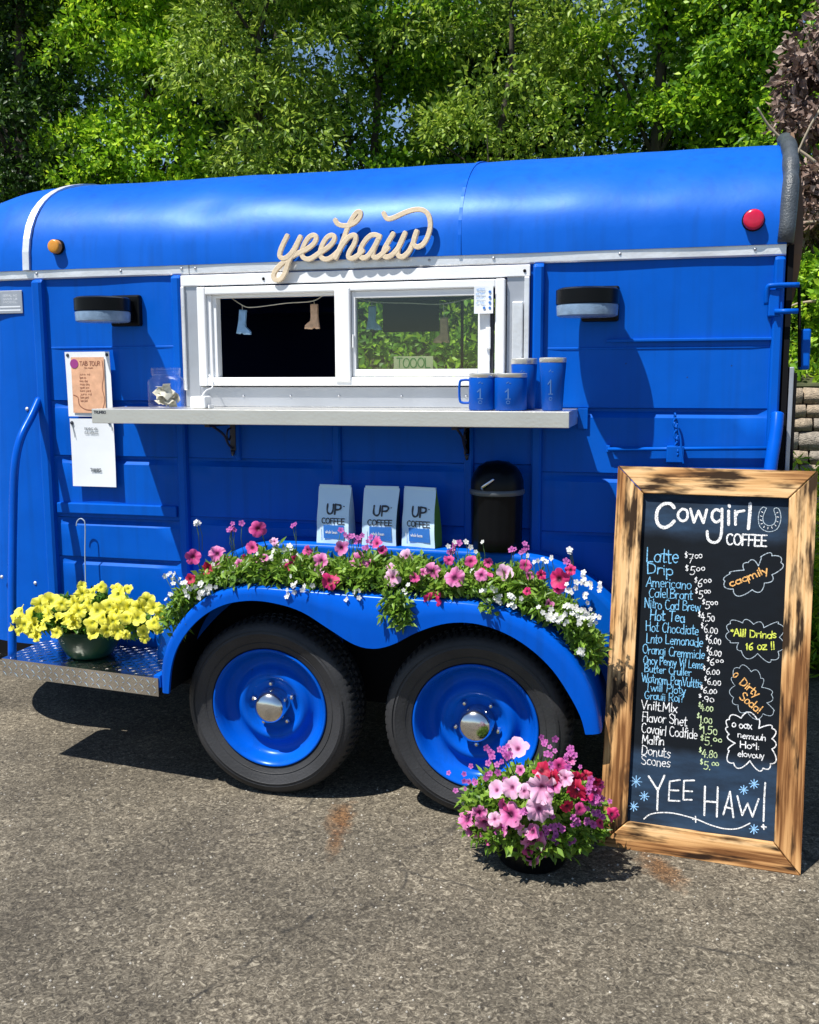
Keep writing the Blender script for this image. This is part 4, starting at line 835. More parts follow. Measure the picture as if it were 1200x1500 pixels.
# ------------------------------------------------------------------ yeehaw sign (cut birch script on stand-offs)
SY = -.048
def K(pts): return [(lambda q: (q.x, q.z))(at(390 + a / 4.615, 290 + b_ / 4.615, SY)) for a, b_ in pts]
sgn = thing('script_sign', 'pale wooden script sign reading yeehaw above the serving window', 'sign', (.26, SY, 2.02))
def solid_stroke(name, pts, wd, y0, th, m_, parent, sub=6, dy=0.):
    Q = [Vector(p) for p in smooth_path(pts, sub)]; q2 = [Q[0]]
    for p in Q[1:]:
        if (p - q2[-1]).length > .0015: q2.append(p)
    Q = q2; n = len(Q); S = []
    d0 = (Q[0] - Q[1]).normalized(); d1 = (Q[-1] - Q[-2]).normalized()
    ring = [(Q[0] + d0 * wd * .42, wd * .25), (Q[0] + d0 * wd * .25, wd * .42)] + [(p, wd * .5) for p in Q] + [(Q[-1] + d1 * wd * .25, wd * .42), (Q[-1] + d1 * wd * .42, wd * .25)]
    m_n = len(ring); v = []
    for i in range(m_n):
        d = (ring[min(i + 1, m_n - 1)][0] - ring[max(i - 1, 0)][0]).normalized(); nn = Vector((-d.y, d.x)); p, h = ring[i]; yy = y0 + dy * i / m_n
        bw = .0015
        for s_, y in ((1, yy + th), (1, yy + bw), (1 - bw / h, yy), (-1 + bw / h, yy), (-1, yy + bw), (-1, yy + th)): q = p + nn * h * s_; v.append((q.x, y, q.y))
    f = [(i * 6 + j, i * 6 + (j + 1) % 6, (i + 1) * 6 + (j + 1) % 6, (i + 1) * 6 + j) for i in range(m_n - 1) for j in range(6)] + [(5, 4, 3, 2, 1, 0), tuple((m_n - 1) * 6 + k for k in range(6))]
    bm = bmesh.new(); mb_ = MB().add(v, f); o = mb_.build(name, m_, parent)
    bm.from_mesh(o.data); bmesh.ops.recalc_face_normals(bm, faces=bm.faces[:]); bm.to_mesh(o.data); bm.free(); return o
WS = .0178
strokes = [
 ('letter_y', [(140, 255), (112, 310), (92, 360), (90, 395), (115, 408), (150, 390), (185, 345), (228, 262)]),
 ('letter_y', [(228, 262), (195, 340), (150, 425), (125, 500), (95, 545), (58, 552), (45, 520), (70, 475), (130, 420), (200, 378), (250, 355)]),
 ('letter_e', [(215, 375), (270, 345), (315, 310), (335, 270), (318, 250), (285, 265), (255, 310), (238, 360), (245, 400), (285, 412), (335, 385), (370, 355)]),
 ('letter_e', [(335, 385), (390, 350), (435, 312), (458, 272), (442, 250), (408, 265), (378, 310), (362, 362), (370, 402), (410, 412), (455, 385), (490, 350)]),
 ('letter_h', [(462, 148), (478, 172), (510, 184), (555, 182), (600, 160), (632, 120), (630, 92), (605, 98), (575, 140), (545, 200), (520, 270), (490, 345), (465, 405)]),
 ('letter_h', [(468, 402), (505, 330), (550, 270), (590, 250), (604, 270), (590, 315), (560, 365), (555, 400), (580, 408), (620, 385), (650, 355)]),
 ('letter_a', [(762, 268), (745, 250), (705, 252), (665, 290), (635, 345), (632, 385), (650, 405), (685, 390), (725, 335), (762, 262)]),
 ('letter_a', [(765, 255), (740, 310), (720, 360), (722, 395), (745, 400), (785, 372), (820, 335)]),
 ('letter_w', [(855, 240), (825, 290), (795, 345), (790, 385), (812, 398), (850, 380), (895, 325), (935, 235)]),
 ('letter_w', [(935, 235), (905, 300), (885, 350), (890, 388), (920, 395), (960, 360), (990, 300), (1015, 225)]),
 ('letter_w', [(1015, 225), (1000, 270), (995, 310), (1020, 330), (1060, 310), (1090, 260), (1108, 190), (1098, 120), (1060, 82), (1000, 78), (930, 100), (860, 132), (815, 138), (792, 102)]),
]
for i, (nm, p) in enumerate(strokes): solid_stroke(nm, K(p), WS, SY + .0011 * (i % 5), .012, wood_pale, sgn, dy=.0009)
for (a, b_) in ((.06, 2.06), (.26, 2.07), (.45, 2.06)):
    MB().tube([(a, SY + .012, b_), (a, .0, b_)], .003, 6).build('stand_off', alu_dull, sgn)

# ------------------------------------------------------------------ posters
def sheet(t_, name, m_, x0, x1, z0, z1, y, skew=.004, th=.0015):
    mb = MB(); n = 8; v = []
    for i in range(n + 1):
        for j in range(n + 1):
            x = x0 + (x1 - x0) * i / n; z = z0 + (z1 - z0) * j / n; c_ = .004 * ((i / n - .5) ** 2 + (j / n - .5) ** 2) * 2
            v.append((x + skew * (1 - j / n), y - c_, z))
    k = n + 1; nv = len(v); v += [(a, b_ + th, c_) for a, b_, c_ in v]
    f = [(i * k + j, (i + 1) * k + j, (i + 1) * k + j + 1, i * k + j + 1) for i in range(n) for j in range(n)]
    f += [tuple(nv + q for q in reversed(g)) for g in f]
    for i in range(n): f += [(i * k, nv + i * k, nv + (i + 1) * k, (i + 1) * k), (i * k + n, (i + 1) * k + n, nv + (i + 1) * k + n, nv + i * k + n), (i, i + 1, nv + i + 1, nv + i), (n * k + i, nv + n * k + i, nv + n * k + i + 1, n * k + i + 1)]
    return mb.add(v, f).build(name, m_, t_, smooth=True, angle=.6)
p1 = thing('poster', 'peach tour poster in a white sheet taped above the shelf end', 'poster', (-.88, -.03, 1.43), 'papers taped to the trailer wall')
sheet(p1, 'backing_sheet', paper, -.985, -.778, 1.432, 1.696, -.030)
bx('print_panel', peach, p1, -.955, -.803, -.0375, -.036, 1.447, 1.674)
mb = MB(); text(mb, 'TAB TOUR', -.915, 1.640, .017, .095, thick=.0030, y0=-.0380, slant=.05)
for z in (1.632,): text(mb, 'live music', -.893, z - .004, .007, .04, thick=.0012, y0=-.038)
mb.build('poster_title', brown_ink, p1)
mb = MB()
for k in range(9):
    z = 1.605 - .0135 * k; wd = random.uniform(.03, .06); text(mb, random.choice(['may day', 'juno rd', 'open eve', 'six pm', 'barn yard']), -.918, z - .004, .009, wd, thick=.0012, y0=-.038)
ribbon(mb, smooth_path([(-.95, 1.52), (-.93, 1.51), (-.925, 1.48), (-.90, 1.462), (-.87, 1.458)], 4), .004, -.038)
ribbon(mb, smooth_path([(-.81, 1.66), (-.806, 1.60), (-.815, 1.55), (-.806, 1.50), (-.82, 1.455)], 4), .003, -.038)
mb.build('poster_lines', brown_ink, p1)
MB().lathe([(0, -.001), (.019, -.001), (.019, .001)], (-.940, -.038, 1.648), 'y', 20).build('poster_badge', purple_ink, p1)
for x, z in ((-.972, 1.683), (-.79, 1.683)): MB().lathe([(0, -.006), (.006, -.004), (.008, 0)], (x, -.032, z), 'y', 12).build('pin', ink, p1)
p2 = thing('notice', 'white notice with small print taped below the shelf end', 'notice', (-.88, -.03, 1.14), 'papers taped to the trailer wall')
sheet(p2, 'notice_sheet', paper, -.980, -.776, 1.140, 1.424, -.026, .0)
mb = MB(); text(mb, 'PAYING VIA', -.912, 1.376, .010, .062, thick=.0016, y0=-.0300, jit=.01); text(mb, 'OUR WEBSITE', -.913, 1.360, .009, .064, thick=.0014, y0=-.0300, jit=.01)
text(mb, 'THANKS', -.893, 1.203, .013, .050, thick=.0032, y0=-.0300, jit=.01); mb.build('notice_lettering', grey_ink, p2)
for x, z in ((-.970, 1.405), (-.795, 1.41)):
    MB().lathe([(0, -.007), (.006, -.005), (.008, 0)], (x, -.030, z), 'y', 12).build('pin', ink, p2)
mb = MB(); ribbon(mb, smooth_path([(-.969, 1.40), (-.962, 1.37), (-.958, 1.345)], 4), .003, -.032); ribbon(mb, smooth_path([(-.80, 1.405), (-.785, 1.395), (-.782, 1.375)], 4), .003, -.032); mb.build('tape_mark', grey_ink, p2)
st = thing('window_sticker', 'white card with blue print stuck on the upper right of the window frame', 'card', (.73, -.04, 1.85))
sheet(st, 'card_sheet', paper, .735, .805, 1.818, 1.915, -.0425, 0)
mb = MB(); text(mb, 'NOTICE', .745, 1.900, .008, .03, thick=.0014, y0=-.0465)
for k in range(3): text(mb, ['pay here', 'scan', 'or tap'][k], .742, 1.886 - .016 * k, .008, .032, thick=.0013, y0=-.0465)
mb.build('card_lettering', pale_blue_ink, st)
for (x, z) in ((.793, 1.895), (.793, 1.876), (.793, 1.857), (.793, 1.838), (.772, 1.838)): MB().lathe([(0, -.0006), (.0048, -.0006), (.0048, .0008)], (x, -.0462, z), 'y', 12).build('card_dot', mid_blue_ink, st)

# ------------------------------------------------------------------ things on the shelf
SZ = 1.4745
jx, jy = -.427, -.215
jar = thing('glass_jar', 'clear glass tip jar stuffed with folded notes on the shelf', 'jar', (jx, jy, SZ))
MB().lathe([(0, 0), (.060, 0), (.068, .006), (.070, .02), (.070, .098), (.066, .110), (.055, .120), (.052, .124), (.054, .132), (.055, .150), (.056, .152), (.053, .153)], (jx, jy, SZ + .001), 'z', 40).build('jar_glass', jar_glass, jar, smooth=True)
for z in (.128, .138, .148): MB().lathe([(.0548, z - .002), (.0575, z), (.0548, z + .002)], (jx, jy, SZ), 'z', 40).build('jar_thread', jar_glass, jar, smooth=True)
for k in range(16):
    a = random.uniform(0, 2 * PI); r_ = random.uniform(0, .035); c_ = Vector((jx + r_ * math.cos(a), jy + r_ * math.sin(a), SZ + .012 + random.uniform(0, .055)))
    bm = bmesh.new(); v = []; hw, hl = random.uniform(.012, .02), random.uniform(.022, .034)
    for i in range(7):
        t_ = i / 6 - .5; v += [Vector((t_ * 2 * hl, -hw, .008 * math.sin(t_ * 7 + k))), Vector((t_ * 2 * hl, hw, .008 * math.sin(t_ * 7 + k) + .002))]
    R3 = Matrix.Rotation(random.uniform(0, 6), 3, 'Z') @ Matrix.Rotation(random.uniform(-1.5, 1.5), 3, 'Y') @ Matrix.Rotation(random.uniform(-1.2, 1.2), 3, 'X')
    pts = []
    for q in v:
        q = R3 @ q + c_; d = Vector((q.x - jx, q.y - jy)); 
        if d.length > .062: d = d.normalized() * .062; q.x = jx + d.x; q.y = jy + d.y
        q.z = min(max(q.z, SZ + .004), SZ + .105); pts.append(q)
    MB().add(pts, [(2 * i, 2 * i + 1, 2 * i + 3, 2 * i + 2) for i in range(6)]).build('folded_note', money, jar, smooth=True); bm.free()
cr = thing('card_reader', 'small white card reader with its cable left of the jar side window', 'card reader', (-.27, -.2, SZ)); cr['label'] = 'small white card reader on the shelf just right of the jar'
MB().box(-.325, -.262, -.225, -.165, SZ + .0005, SZ + .046, b=.006).build('reader_body', white, cr)
MB().box(-.256, -.250, -.215, -.175, SZ + .001, SZ + .014, b=.002).build('reader_foot', white, cr)
MB().tube(smooth_path([(-.292, -.19, SZ + .045), (-.294, -.15, 1.54), (-.30, -.08, 1.555), (-.33, -.045, 1.60)], 6), .0028, 6).build('cable', white, cr, smooth=True)

mug_blue = mat('mug_blue', (.0005, .070, .40), .4, spec=.14, coat=.05, bump=.05, bscale=200)
etch = mat('etched_steel', (.07, .17, .42), .5, .2)
def mug(x, y, r, h, label, handle, lid_h, taper=0., group='blue steel mugs on the shelf'):
    t_ = thing('travel_mug' if handle else 'tumbler', label, 'mug' if handle else 'tumbler', (x, y, SZ), group)
    rb = r * (1 - taper)
    MB().lathe([(0, .001), (rb - .003, .001), (rb, .004), (rb + (r - rb) * .5, h * .55), (r, h - lid_h - .003), (r - .0015, h - lid_h)], (x, y, SZ), 'z', 40).build('body', mug_blue, t_, smooth=True, angle=.8)
    MB().lathe([(r - .001, h - lid_h), (r + .0005, h - lid_h + .002), (r + .0005, h - .002), (r - .002, h), (r - .004, h - .003)], (x, y, SZ), 'z', 40).build('steel_rim', steel, t_, smooth=True, angle=.8)
    MB().lathe([(r - .004, h - .004), (r - .010, h + .001), (0, h + .001)], (x, y, SZ), 'z', 32).build('lid', mat('clear_lid', (.10, .12, .14), .2), t_, smooth=True)
    if handle: MB().tube(smooth_path([(x - r + .003, y - .0, SZ + h * .82), (x - r - .022, y, SZ + h * .82), (x - r - .034, y, SZ + h * .74), (x - r - .034, y, SZ + h * .30), (x - r - .024, y, SZ + h * .2), (x - r + .003, y, SZ + h * .2)], 5), .0045, 8).build('handle', mug_blue, t_, smooth=True)
    # etched emblem wrapped on the front of the body
    mb = MB(); z0 = SZ + h * .45; fr_ang = math.atan2(CAM.y - y, CAM.x - x) - .15
    def wrap(p, off=.0006):
        rr = rb + (r - rb) * ((p[1] - SZ) / h) + off; a = fr_ang + p[0] / r; return (x + rr * math.cos(a), y + rr * math.sin(a), p[1])
    sub = MB(); e = h * .11
    ribbon(sub, [(0, z0 - e * 1.1), (0, z0 + e * 1.2)], .0045); ribbon(sub, [(.0, z0 + e * 1.15), (-.010, z0 + e * .5)], .004); ribbon(sub, [(-.008, z0 - e * 1.2), (.008, z0 - e * 1.2)], .003)
    ribbon(sub, A_(.0, z0 - e * 2.0, .006, .005, 0, 320), .002); ribbon(sub, [(-.006, z0 + e * 2.6), (.0, z0 + e * 2.9)], .003); ribbon(sub, [(.004, z0 + e * 2.6), (.008, z0 + e * 2.6)], .003)
    mb.add([wrap((p[0], p[2]), .0006 - p[1]) for p in sub.v], sub.f); mb.build('etched_emblem', etch, t_)
mug(.800, -.215, .047, .128, 'blue handled mug at the left of the cluster on the shelf', True, .014)
mug(.902, -.225, .056, .128, 'wide blue handled mug in front of the tumbler on the shelf', True, .014)
mug(.930, -.105, .046, .180, 'blue tumbler standing behind the two handled mugs', False, .020, .12)
mug(1.045, -.215, .046, .180, 'tall blue tapered tumbler alone at the right end of the shelf', False, .016, .22)

# string of boots in the window
bs = thing('boot_garland', 'string of little cowboy boots hung across the serving window', 'garland', (.2, .05, 1.9))
SYB = .055
def bt(px, py): q = at(px, py, SYB); return (q.x, SYB, q.z)
MB().tube(smooth_path([bt(328, 428), bt(355, 447), bt(372, 450), (bt(420, 444)), bt(458, 441), bt(480, 430), bt(505, 432), bt(545, 442), bt(600, 444), bt(650, 445), bt(700, 434)], 6), .0022, 6).build('string', mat('cord', (.5, .48, .42), .8), bs, smooth=True)
boot_o = [(-.018, .05), (.014, .052), (.016, .0), (.020, -.018), (.044, -.034), (.047, -.046), (.015, -.050), (.004, -.044), (-.004, -.050), (-.020, -.050), (-.018, -.028), (-.016, .0)]
def boot(px, py, s_, ang, m_, flip=1):
    q = at(px, py, SYB); n = len(boot_o); ca, sa = math.cos(ang), math.sin(ang); v = []
    for y, k in ((SYB - .008, .88), (SYB - .004, 1), (SYB + .004, 1), (SYB + .008, .88)):
        for a, b_ in boot_o: a, b_ = a * flip * s_ * k, b_ * s_ * k; v.append((q.x + a * ca - b_ * sa, y, q.z + a * sa + b_ * ca))
    f = [tuple(range(n)), tuple(range(4 * n - 1, 3 * n - 1, -1))] + [(l_ * n + i, l_ * n + (i + 1) % n, (l_ + 1) * n + (i + 1) % n, (l_ + 1) * n + i) for l_ in range(3) for i in range(n)]
    return MB().add(v, f).build('boot', m_, bs)
bA = boot(355, 472, .95, -.15, bluefoil); MB().tube([bt(353, 455), bt(354, 462)], .004, 6).build('heart', redlens, bA)
boot(461, 464, .95, .05, tanfoil, -1); boot(545, 466, .9, -.1, bluefoil); boot(651, 484, .95, .05, tanfoil, -1)
for a in ((355, 447, 355, 458), (460, 441, 461, 450), (545, 442, 545, 452), (650, 445, 651, 470)): MB().tube([bt(a[0], a[1]), bt(a[2], a[3])], .0015, 5).build('loop', mat('cord2', (.5, .48, .42), .8), bs)
kc = thing('price_card', 'kraft paper card standing inside the glass on the sill', 'card', (.48, .04, 1.60))
MB().box(.405, .560, .040, .043, 1.585, 1.668).build('card', kraft, kc)
mb = MB(); text(mb, 'TOOOL', .415, 1.625, .035, .135, thick=.004, y0=.0392); mb.build('card_lettering', mat('green_ink', (.12, .30, .08), .6), kc)

# ------------------------------------------------------------------ coffee bags and canister on the wheel box
def bag(x, ang, label, gcol, wv_):
    t_ = thing('coffee_bag', label, 'coffee bag', (x, -.105, .961), 'coffee bags on the wheel box'); t_.rotation_euler = (0, 0, ang)
    W_, D_, H_ = .136, .062, .215; v = []; nz = 14; nx = 8
    def dep(z): q = z / H_; return D_ / 2 * (1 - max(0, (q - .35) / .65) ** 1.3 * .93)
    def wdt(z): q = z / H_; return W_ / 2 * (1 - .03 * math.sin(q * 3.1 + wv_) - .0 * q)
    for side in (-1, 1):
        for j in range(nz + 1):
            z = H_ * j / nz
            for i in range(nx + 1):
                u = i / nx * 2 - 1; puff = .006 * (1 - u * u) * math.sin(PI * min(1, j / nz * 1.15)) + .0012 * math.sin(5 * u + j)
                v.append((u * wdt(z) + .01 * wv_ * (z / H_) ** 2, side * (dep(z) + puff), z))
    k = nx + 1; off = (nz + 1) * k; ff = []; fb = []; fs = []
    for j in range(nz):
        for i in range(nx):
            ff.append((j * k + i, j * k + i + 1, (j + 1) * k + i + 1, (j + 1) * k + i)); fb.append((off + j * k + i, off + (j + 1) * k + i, off + (j + 1) * k + i + 1, off + j * k + i + 1))
        fs.append((j * k, (j + 1) * k, off + (j + 1) * k, off + j * k)); fs.append((j * k + nx, off + j * k + nx, off + (j + 1) * k + nx, (j + 1) * k + nx))
    MB().add(v, ff).build('front_panel', bag_white, t_, smooth=True, local=True)
    MB().add(v, fb).build('back_panel', bag_white, t_, smooth=True, local=True)
    MB().add(v, fs + [tuple(range(0, nx + 1))[::-1] + tuple(range(off, off + nx + 1))]).build('side_gusset', gcol, t_, local=True)
    mb = MB().box(-W_ / 2 * .95, W_ / 2 * .95, -.004, .004, H_ - .004, H_ + .008); 
    mb.v = [(a + .01 * wv_, b_, c_) for a, b_, c_ in mb.v]; mb.build('folded_top', bag_white, t_, local=True)
    def on(s_, dz=0): return [(p[0] + .01 * wv_ * (p[2] / H_) ** 2, -(dep(p[2]) + .006 * (1 - min(1, (p[0] / (W_ / 2)) ** 2)) * math.sin(PI * min(1, p[2] / H_ * 1.15)) + .0022) + p[1] - dz, p[2]) for p in s_]
    s_ = MB(); text(s_, 'UP', -.026, .114, .036, .062, thick=.0068, jit=.005, slant=.0); text(s_, 'COFFEE', -.044, .078, .020, .096, thick=.0036, jit=.005)
    text(s_, '*', .042, .135, .012, .006, thick=.0012); MB().add(on(s_.v), s_.f).build('bag_lettering', ink, t_, local=True)
    s_ = MB(); v_ = []; n = 6
    for i in range(n + 1):
        for z in (.020, .035, .05, .068): v_.append((-.036 + .086 * i / n, 0, z + (.004 if z > .06 else 0)))
    MB().add(on(v_), [(i * 4 + j, (i + 1) * 4 + j, (i + 1) * 4 + j + 1, i * 4 + j + 1) for i in range(n) for j in range(3)]).build('label_patch', mid_blue_ink, t_, local=True)
    s_ = MB(); text(s_, 'whole bean', -.028, .040, .012, .05, thick=.0014); ribbon(s_, [(-.048, .02), (-.048, .06)], .003); MB().add(on(s_.v, .0008), s_.f).build('patch_lettering', white_ink, t_, local=True)
    return t_
bag(.212, -.10, 'leftmost coffee bag, taller and squarer than the other two', bag_white, .0)
bag(.392, .02, 'middle coffee bag between two others on the blue deck', bag_dark, .6)
bag(.552, -.22, 'rightmost coffee bag showing its green side gusset', bag_green, -.6)
cn = thing('drink_dispenser', 'black ribbed canister with domed lid right of the coffee bags', 'dispenser', (.835, -.10, .961))
def rib_mod(i, j, r): return r - (.0018 if (j % 4 == 0 and 1 < i < 6) else 0)
MB().lathe([(0, .001), (.088, .001), (.092, .006), (.092, .05), (.093, .12), (.094, .19), (.095, .205), (.096, .21)], (.835, -.10, .961), 'z', 64, rib_mod).build('body', black, cn, smooth=True, angle=.7)
MB().lathe([(.098, .205), (.101, .210), (.101, .220), (.097, .225)], (.835, -.10, .961), 'z', 48).build('collar', mat('grey_collar', (.08, .09, .1), .3), cn, smooth=True)
MB().lathe([(.097, .224), (.096, .25), (.088, .28), (.070, .305), (.042, .322), (0, .328)], (.835, -.10, .961), 'z', 48).build('domed_lid', black, cn, smooth=True)
MB().tube(smooth_path([(.80, -.185, 1.19), (.80, -.205, 1.20), (.82, -.21, 1.215), (.84, -.20, 1.23)], 4), .006, 8).build('pump_lever', chrome, cn, smooth=True)

# ------------------------------------------------------------------ flowers
def blossom_mesh(name, m_, lobes=5, deep=.45, ruffle=.08, seg=30):
    fold = random.uniform(.08, .42); v = []; rad = []; rings = [(0.04, -.55), (.16, -.35), (.34, -.12), (.6, .0), (.85, .03), (1.0, -.02)]
    ph = random.uniform(0, 6)
    for j in range(seg):
        a = 2 * PI * j / seg; lb = abs(math.cos(a * lobes / 2)) ** .6
        for (r, h) in rings:
            e = (r ** 2) * (1 - lb) * .20; rr = r * (1 - e); hh = h * deep + fold * r * r * math.cos(2 * a + ph) + ruffle * (r ** 2) * math.sin(a * lobes + ph) * .5 + ruffle * .6 * (r ** 3) * math.sin(a * 11 + ph)
            v.append((rr * math.cos(a), rr * math.sin(a), hh)); rad.append(r)
    k = len(rings); f = [(j * k + i, ((j + 1) % seg) * k + i, ((j + 1) % seg) * k + i + 1, j * k + i + 1) for j in range(seg) for i in range(k - 1)]
    # closed throat
    v.append((0, 0, -.6 * deep)); rad.append(0); f += [(j * k, len(v) - 1, ((j + 1) % seg) * k) for j in range(seg)]
    me = bpy.data.meshes.new(name); me.from_pydata(v, [], f); me.materials.append(m_); me.polygons.foreach_set('use_smooth', [True] * len(me.polygons))
    at_ = me.attributes.new('rad', 'FLOAT', 'POINT'); at_.data.foreach_set('value', rad); return me
def small_mesh(name, m_, petals=5):
    v = [(0, 0, 0)]; rad = [0]; f = []
    for p in range(petals):
        a = 2 * PI * p / petals; i0 = len(v)
        for (r, da, h) in ((.5, -.60, .05), (.9, -.50, .12), (1.1, .0, .14), (.9, .50, .10), (.5, .60, .05)): v.append((r * math.cos(a + da), r * math.sin(a + da), h)); rad.append(r)
        f += [(0, i0, i0 + 1, i0 + 2, i0 + 3, i0 + 4)]
    me = bpy.data.meshes.new(name); me.from_pydata(v, [], f); me.materials.append(m_); at_ = me.attributes.new('rad', 'FLOAT', 'POINT'); at_.data.foreach_set('value', rad); return me
BM = {k: [blossom_mesh('petunia_blossom', m_, lobes=5, ruffle=rf) for rf in (.10, .18, .24, .30, .36, .42)] for k, m_ in dict(pink=P_PINK, pale=P_PALE, hot=P_HOT, rose=P_ROSE, red=P_RED, yellow=P_YEL).items()}
SM = {'white': small_mesh('small_white_flower', P_WHITE, 5), 'purple': small_mesh('small_purple_flower', P_PURP, 5)}
def place(parent, me, name, c, r, nrm, squash=1.):
    o = bpy.data.objects.new(name, me); link(o, parent); n = Vector(nrm).normalized(); q = n.to_track_quat('Z', 'Y').to_matrix().to_4x4() @ Matrix.Rotation(random.uniform(0, 6.3), 4, 'Z') @ Matrix.Rotation(random.uniform(-.1, .1), 4, 'X')
    q = q @ Matrix.Diagonal((r * random.uniform(.92, 1.05), r * squash * random.uniform(.9, 1.05), r, 1)); q.translation = Vector(c); o.matrix_basis = q; return o
def foliage(parent, ce, m_, leaf=(.03, .014), cluster=4, droop=.0, name='foliage'):
    me = leaf_mesh(name, np.array(ce), leaf[0], leaf[1], nrm_bias=(0, -.4, .8), spread=.7, cluster=cluster, csize=.012, droop=droop); me.materials.append(m_)
    o = bpy.data.objects.new(name, me); link(o, parent); tag(o, kind='stuff'); return o

# planting along the fender
pl = thing('flower_planter', 'long planting of pink and white flowers spilling over the blue fender', 'planter', (.42, -.27, .84))
Pc = resample([(-.385, .665), (-.35, .735),  (-.26, .81), (-.16, .855), (-.02, .872), (.2, .876), (.42, .872), (.7, .868), (.88, .858), (1.0, .825), (1.10, .775), (1.18, .70), (1.225, .63)], 120)
tb = MB()
for i in range(12, 104):
    p = Pc[i]
    if i == 12: v = []
    v += [(p.x, -.335, p.y + .005), (p.x, -.335, p.y - .028), (p.x, -.175, p.y - .028), (p.x, -.175, p.y + .005)]
tb.add(v, [(i * 4 + j, i * 4 + j + 1, (i + 1) * 4 + j + 1, (i + 1) * 4 + j) for i in range(91) for j in range(3)]); tb.build('trough', black_matt, pl)
ce = []
for _ in range(2500):
    i = int(random.triangular(0, 119, 60) if random.random() < .3 else random.uniform(0, 119)); p = Pc[i]; ends = min(1, min(i, 119 - i) / 22 + .25)
    hump = .6 + .4 * math.sin(i * .35) * math.sin(i * .13 + 1)
    dz = random.uniform(-.01, .085) * hump * ends; y = random.uniform(-.385, -.17)
    if y < -.33: dz -= .015
    ce.append((p.x + random.uniform(-.01, .01), y, p.y + dz))
for (px, n) in ((588, 45), (570, 20), (270, 22), (262, 8), (850, 40), (868, 26), (715, 12)):      # trailing shoots hanging over the lip
    for k in range(n):
        q = at(px + random.uniform(-10, 10), {588: 895, 570: 880, 270: 900, 262: 925, 850: 930, 868: 950, 715: 885}[px] + random.uniform(-22, 22), -.41 if 300 < px < 800 else -.36); ce.append(tuple(q))
foliage(pl, ce, lf_pet, (.036, .016))
for _ in range(70):   # flower stalks rising at the back
    pass
fl = [(378, 775, 13, 'rose'), (318, 811, 13, 'pink'), (283, 816, 12, 'rose'), (370, 802, 11, 'rose'), (304, 833, 10, 'red'), (470, 822, 12.5, 'pink'), (525, 820, 13, 'pink'), (484, 850, 14, 'hot'), (575, 846, 12.5, 'pale'), (633, 838, 13, 'pink'), (666, 846, 14, 'pink'), (635, 877, 13, 'hot'), (740, 838, 12.5, 'pale'), (595, 815, 11, 'pale'), (690, 822, 9, 'rose'), (819, 848, 14, 'hot'), (793, 842, 7, 'hot'), (500, 803, 11, 'pink'), (552, 796, 9, 'rose'), (818, 862, 8, 'rose'), (279, 848, 8, 'red'), (715, 824, 7, 'rose'), (560, 806, 8, 'rose'), (658, 820, 8, 'rose'), (772, 866, 6, 'hot'), (402, 793, 7, 'pale'), (450, 806, 8, 'rose'), (542, 826, 8, 'pink'), (608, 846, 8, 'rose'), (705, 842, 9, 'pink'), (770, 828, 9, 'rose'), (350, 826, 8, 'pink'), (425, 838, 7, 'rose'), (836, 835, 8, 'hot')]
for (px, py, r_, c_) in fl:
    y = -.395 if py > 840 else (-.33 if py > 815 else -.26); q = at(px, py, y)
    place(pl, random.choice(BM[c_]), 'petunia_blossom', q, r_ * .0026, (random.uniform(-.35, .35) + .12, -1, random.uniform(.05, .75)))
for _ in range(26):
    i = random.randint(8, 112); p = Pc[i]; place(pl, random.choice(BM[random.choice(['pink', 'rose', 'pale', 'hot', 'pink'])]), 'petunia_blossom', (p.x, random.uniform(-.40, -.24), p.y + random.uniform(.02, .075)), random.uniform(.014, .026), (random.uniform(-.9, .9), -1, random.uniform(-.1, 1.4)))
sb = MB()
for (px, py, r_, c_) in fl[:4] + [(500, 803, 0, 0), (690, 822, 0, 0)]: q = at(px, py, -.27); sb.tube([q + Vector((0, .02, 0)), q + Vector((.01, .06, -.09))], .0022, 5)
sm_white = [(250, 845, 8, 12), (272, 862, 12, 12), (296, 858, 10, 10), (300, 868, 14, 14), (335, 838, 14, 14), (345, 850, 16, 18), (362, 842, 10, 8), (390, 822, 14, 16), (405, 808, 9, 8), (425, 812, 12, 14), (392, 838, 14, 14), (432, 858, 14, 12), (450, 852, 8, 5), (505, 845, 6, 12), (520, 866, 10, 7), (595, 868, 8, 4), (700, 850, 12, 10), (712, 862, 10, 8), (735, 876, 14, 12), (755, 880, 12, 8), (795, 822, 14, 10), (800, 900, 12, 12), (820, 905, 10, 12), (845, 890, 14, 16), (850, 905, 12, 12), (868, 905, 10, 12), (862, 862, 14, 14), (838, 862, 10, 8), (855, 845, 12, 10), (852, 955, 8, 8), (288, 765, 3, 4), (700, 800, 14, 6), (240, 870, 6, 5), (660, 800, 8, 3), (838, 808, 6, 5)]
for (px, py, s_, n) in sm_white:
    for _ in range(max(2, int(n * .75))):
        y = -.40 if py > 850 else (-.33 if py > 820 else -.24)
        q = at(px + random.gauss(0, s_ * .7), py + random.gauss(0, s_ * .55), y - random.uniform(0, .02)); place(pl, SM['white'], 'small_white_flower', q, random.uniform(.007, .0115), (random.uniform(-.9, .9), -1, random.uniform(-.2, 1.2)))
        if py < 830 or px < 255: sb.tube([q, q + Vector((random.uniform(-.015, .015) + (.03 if px < 255 else 0), .01, -.05)), q + Vector((.05 if px < 255 else 0, .02, -.11))], .0012, 4)
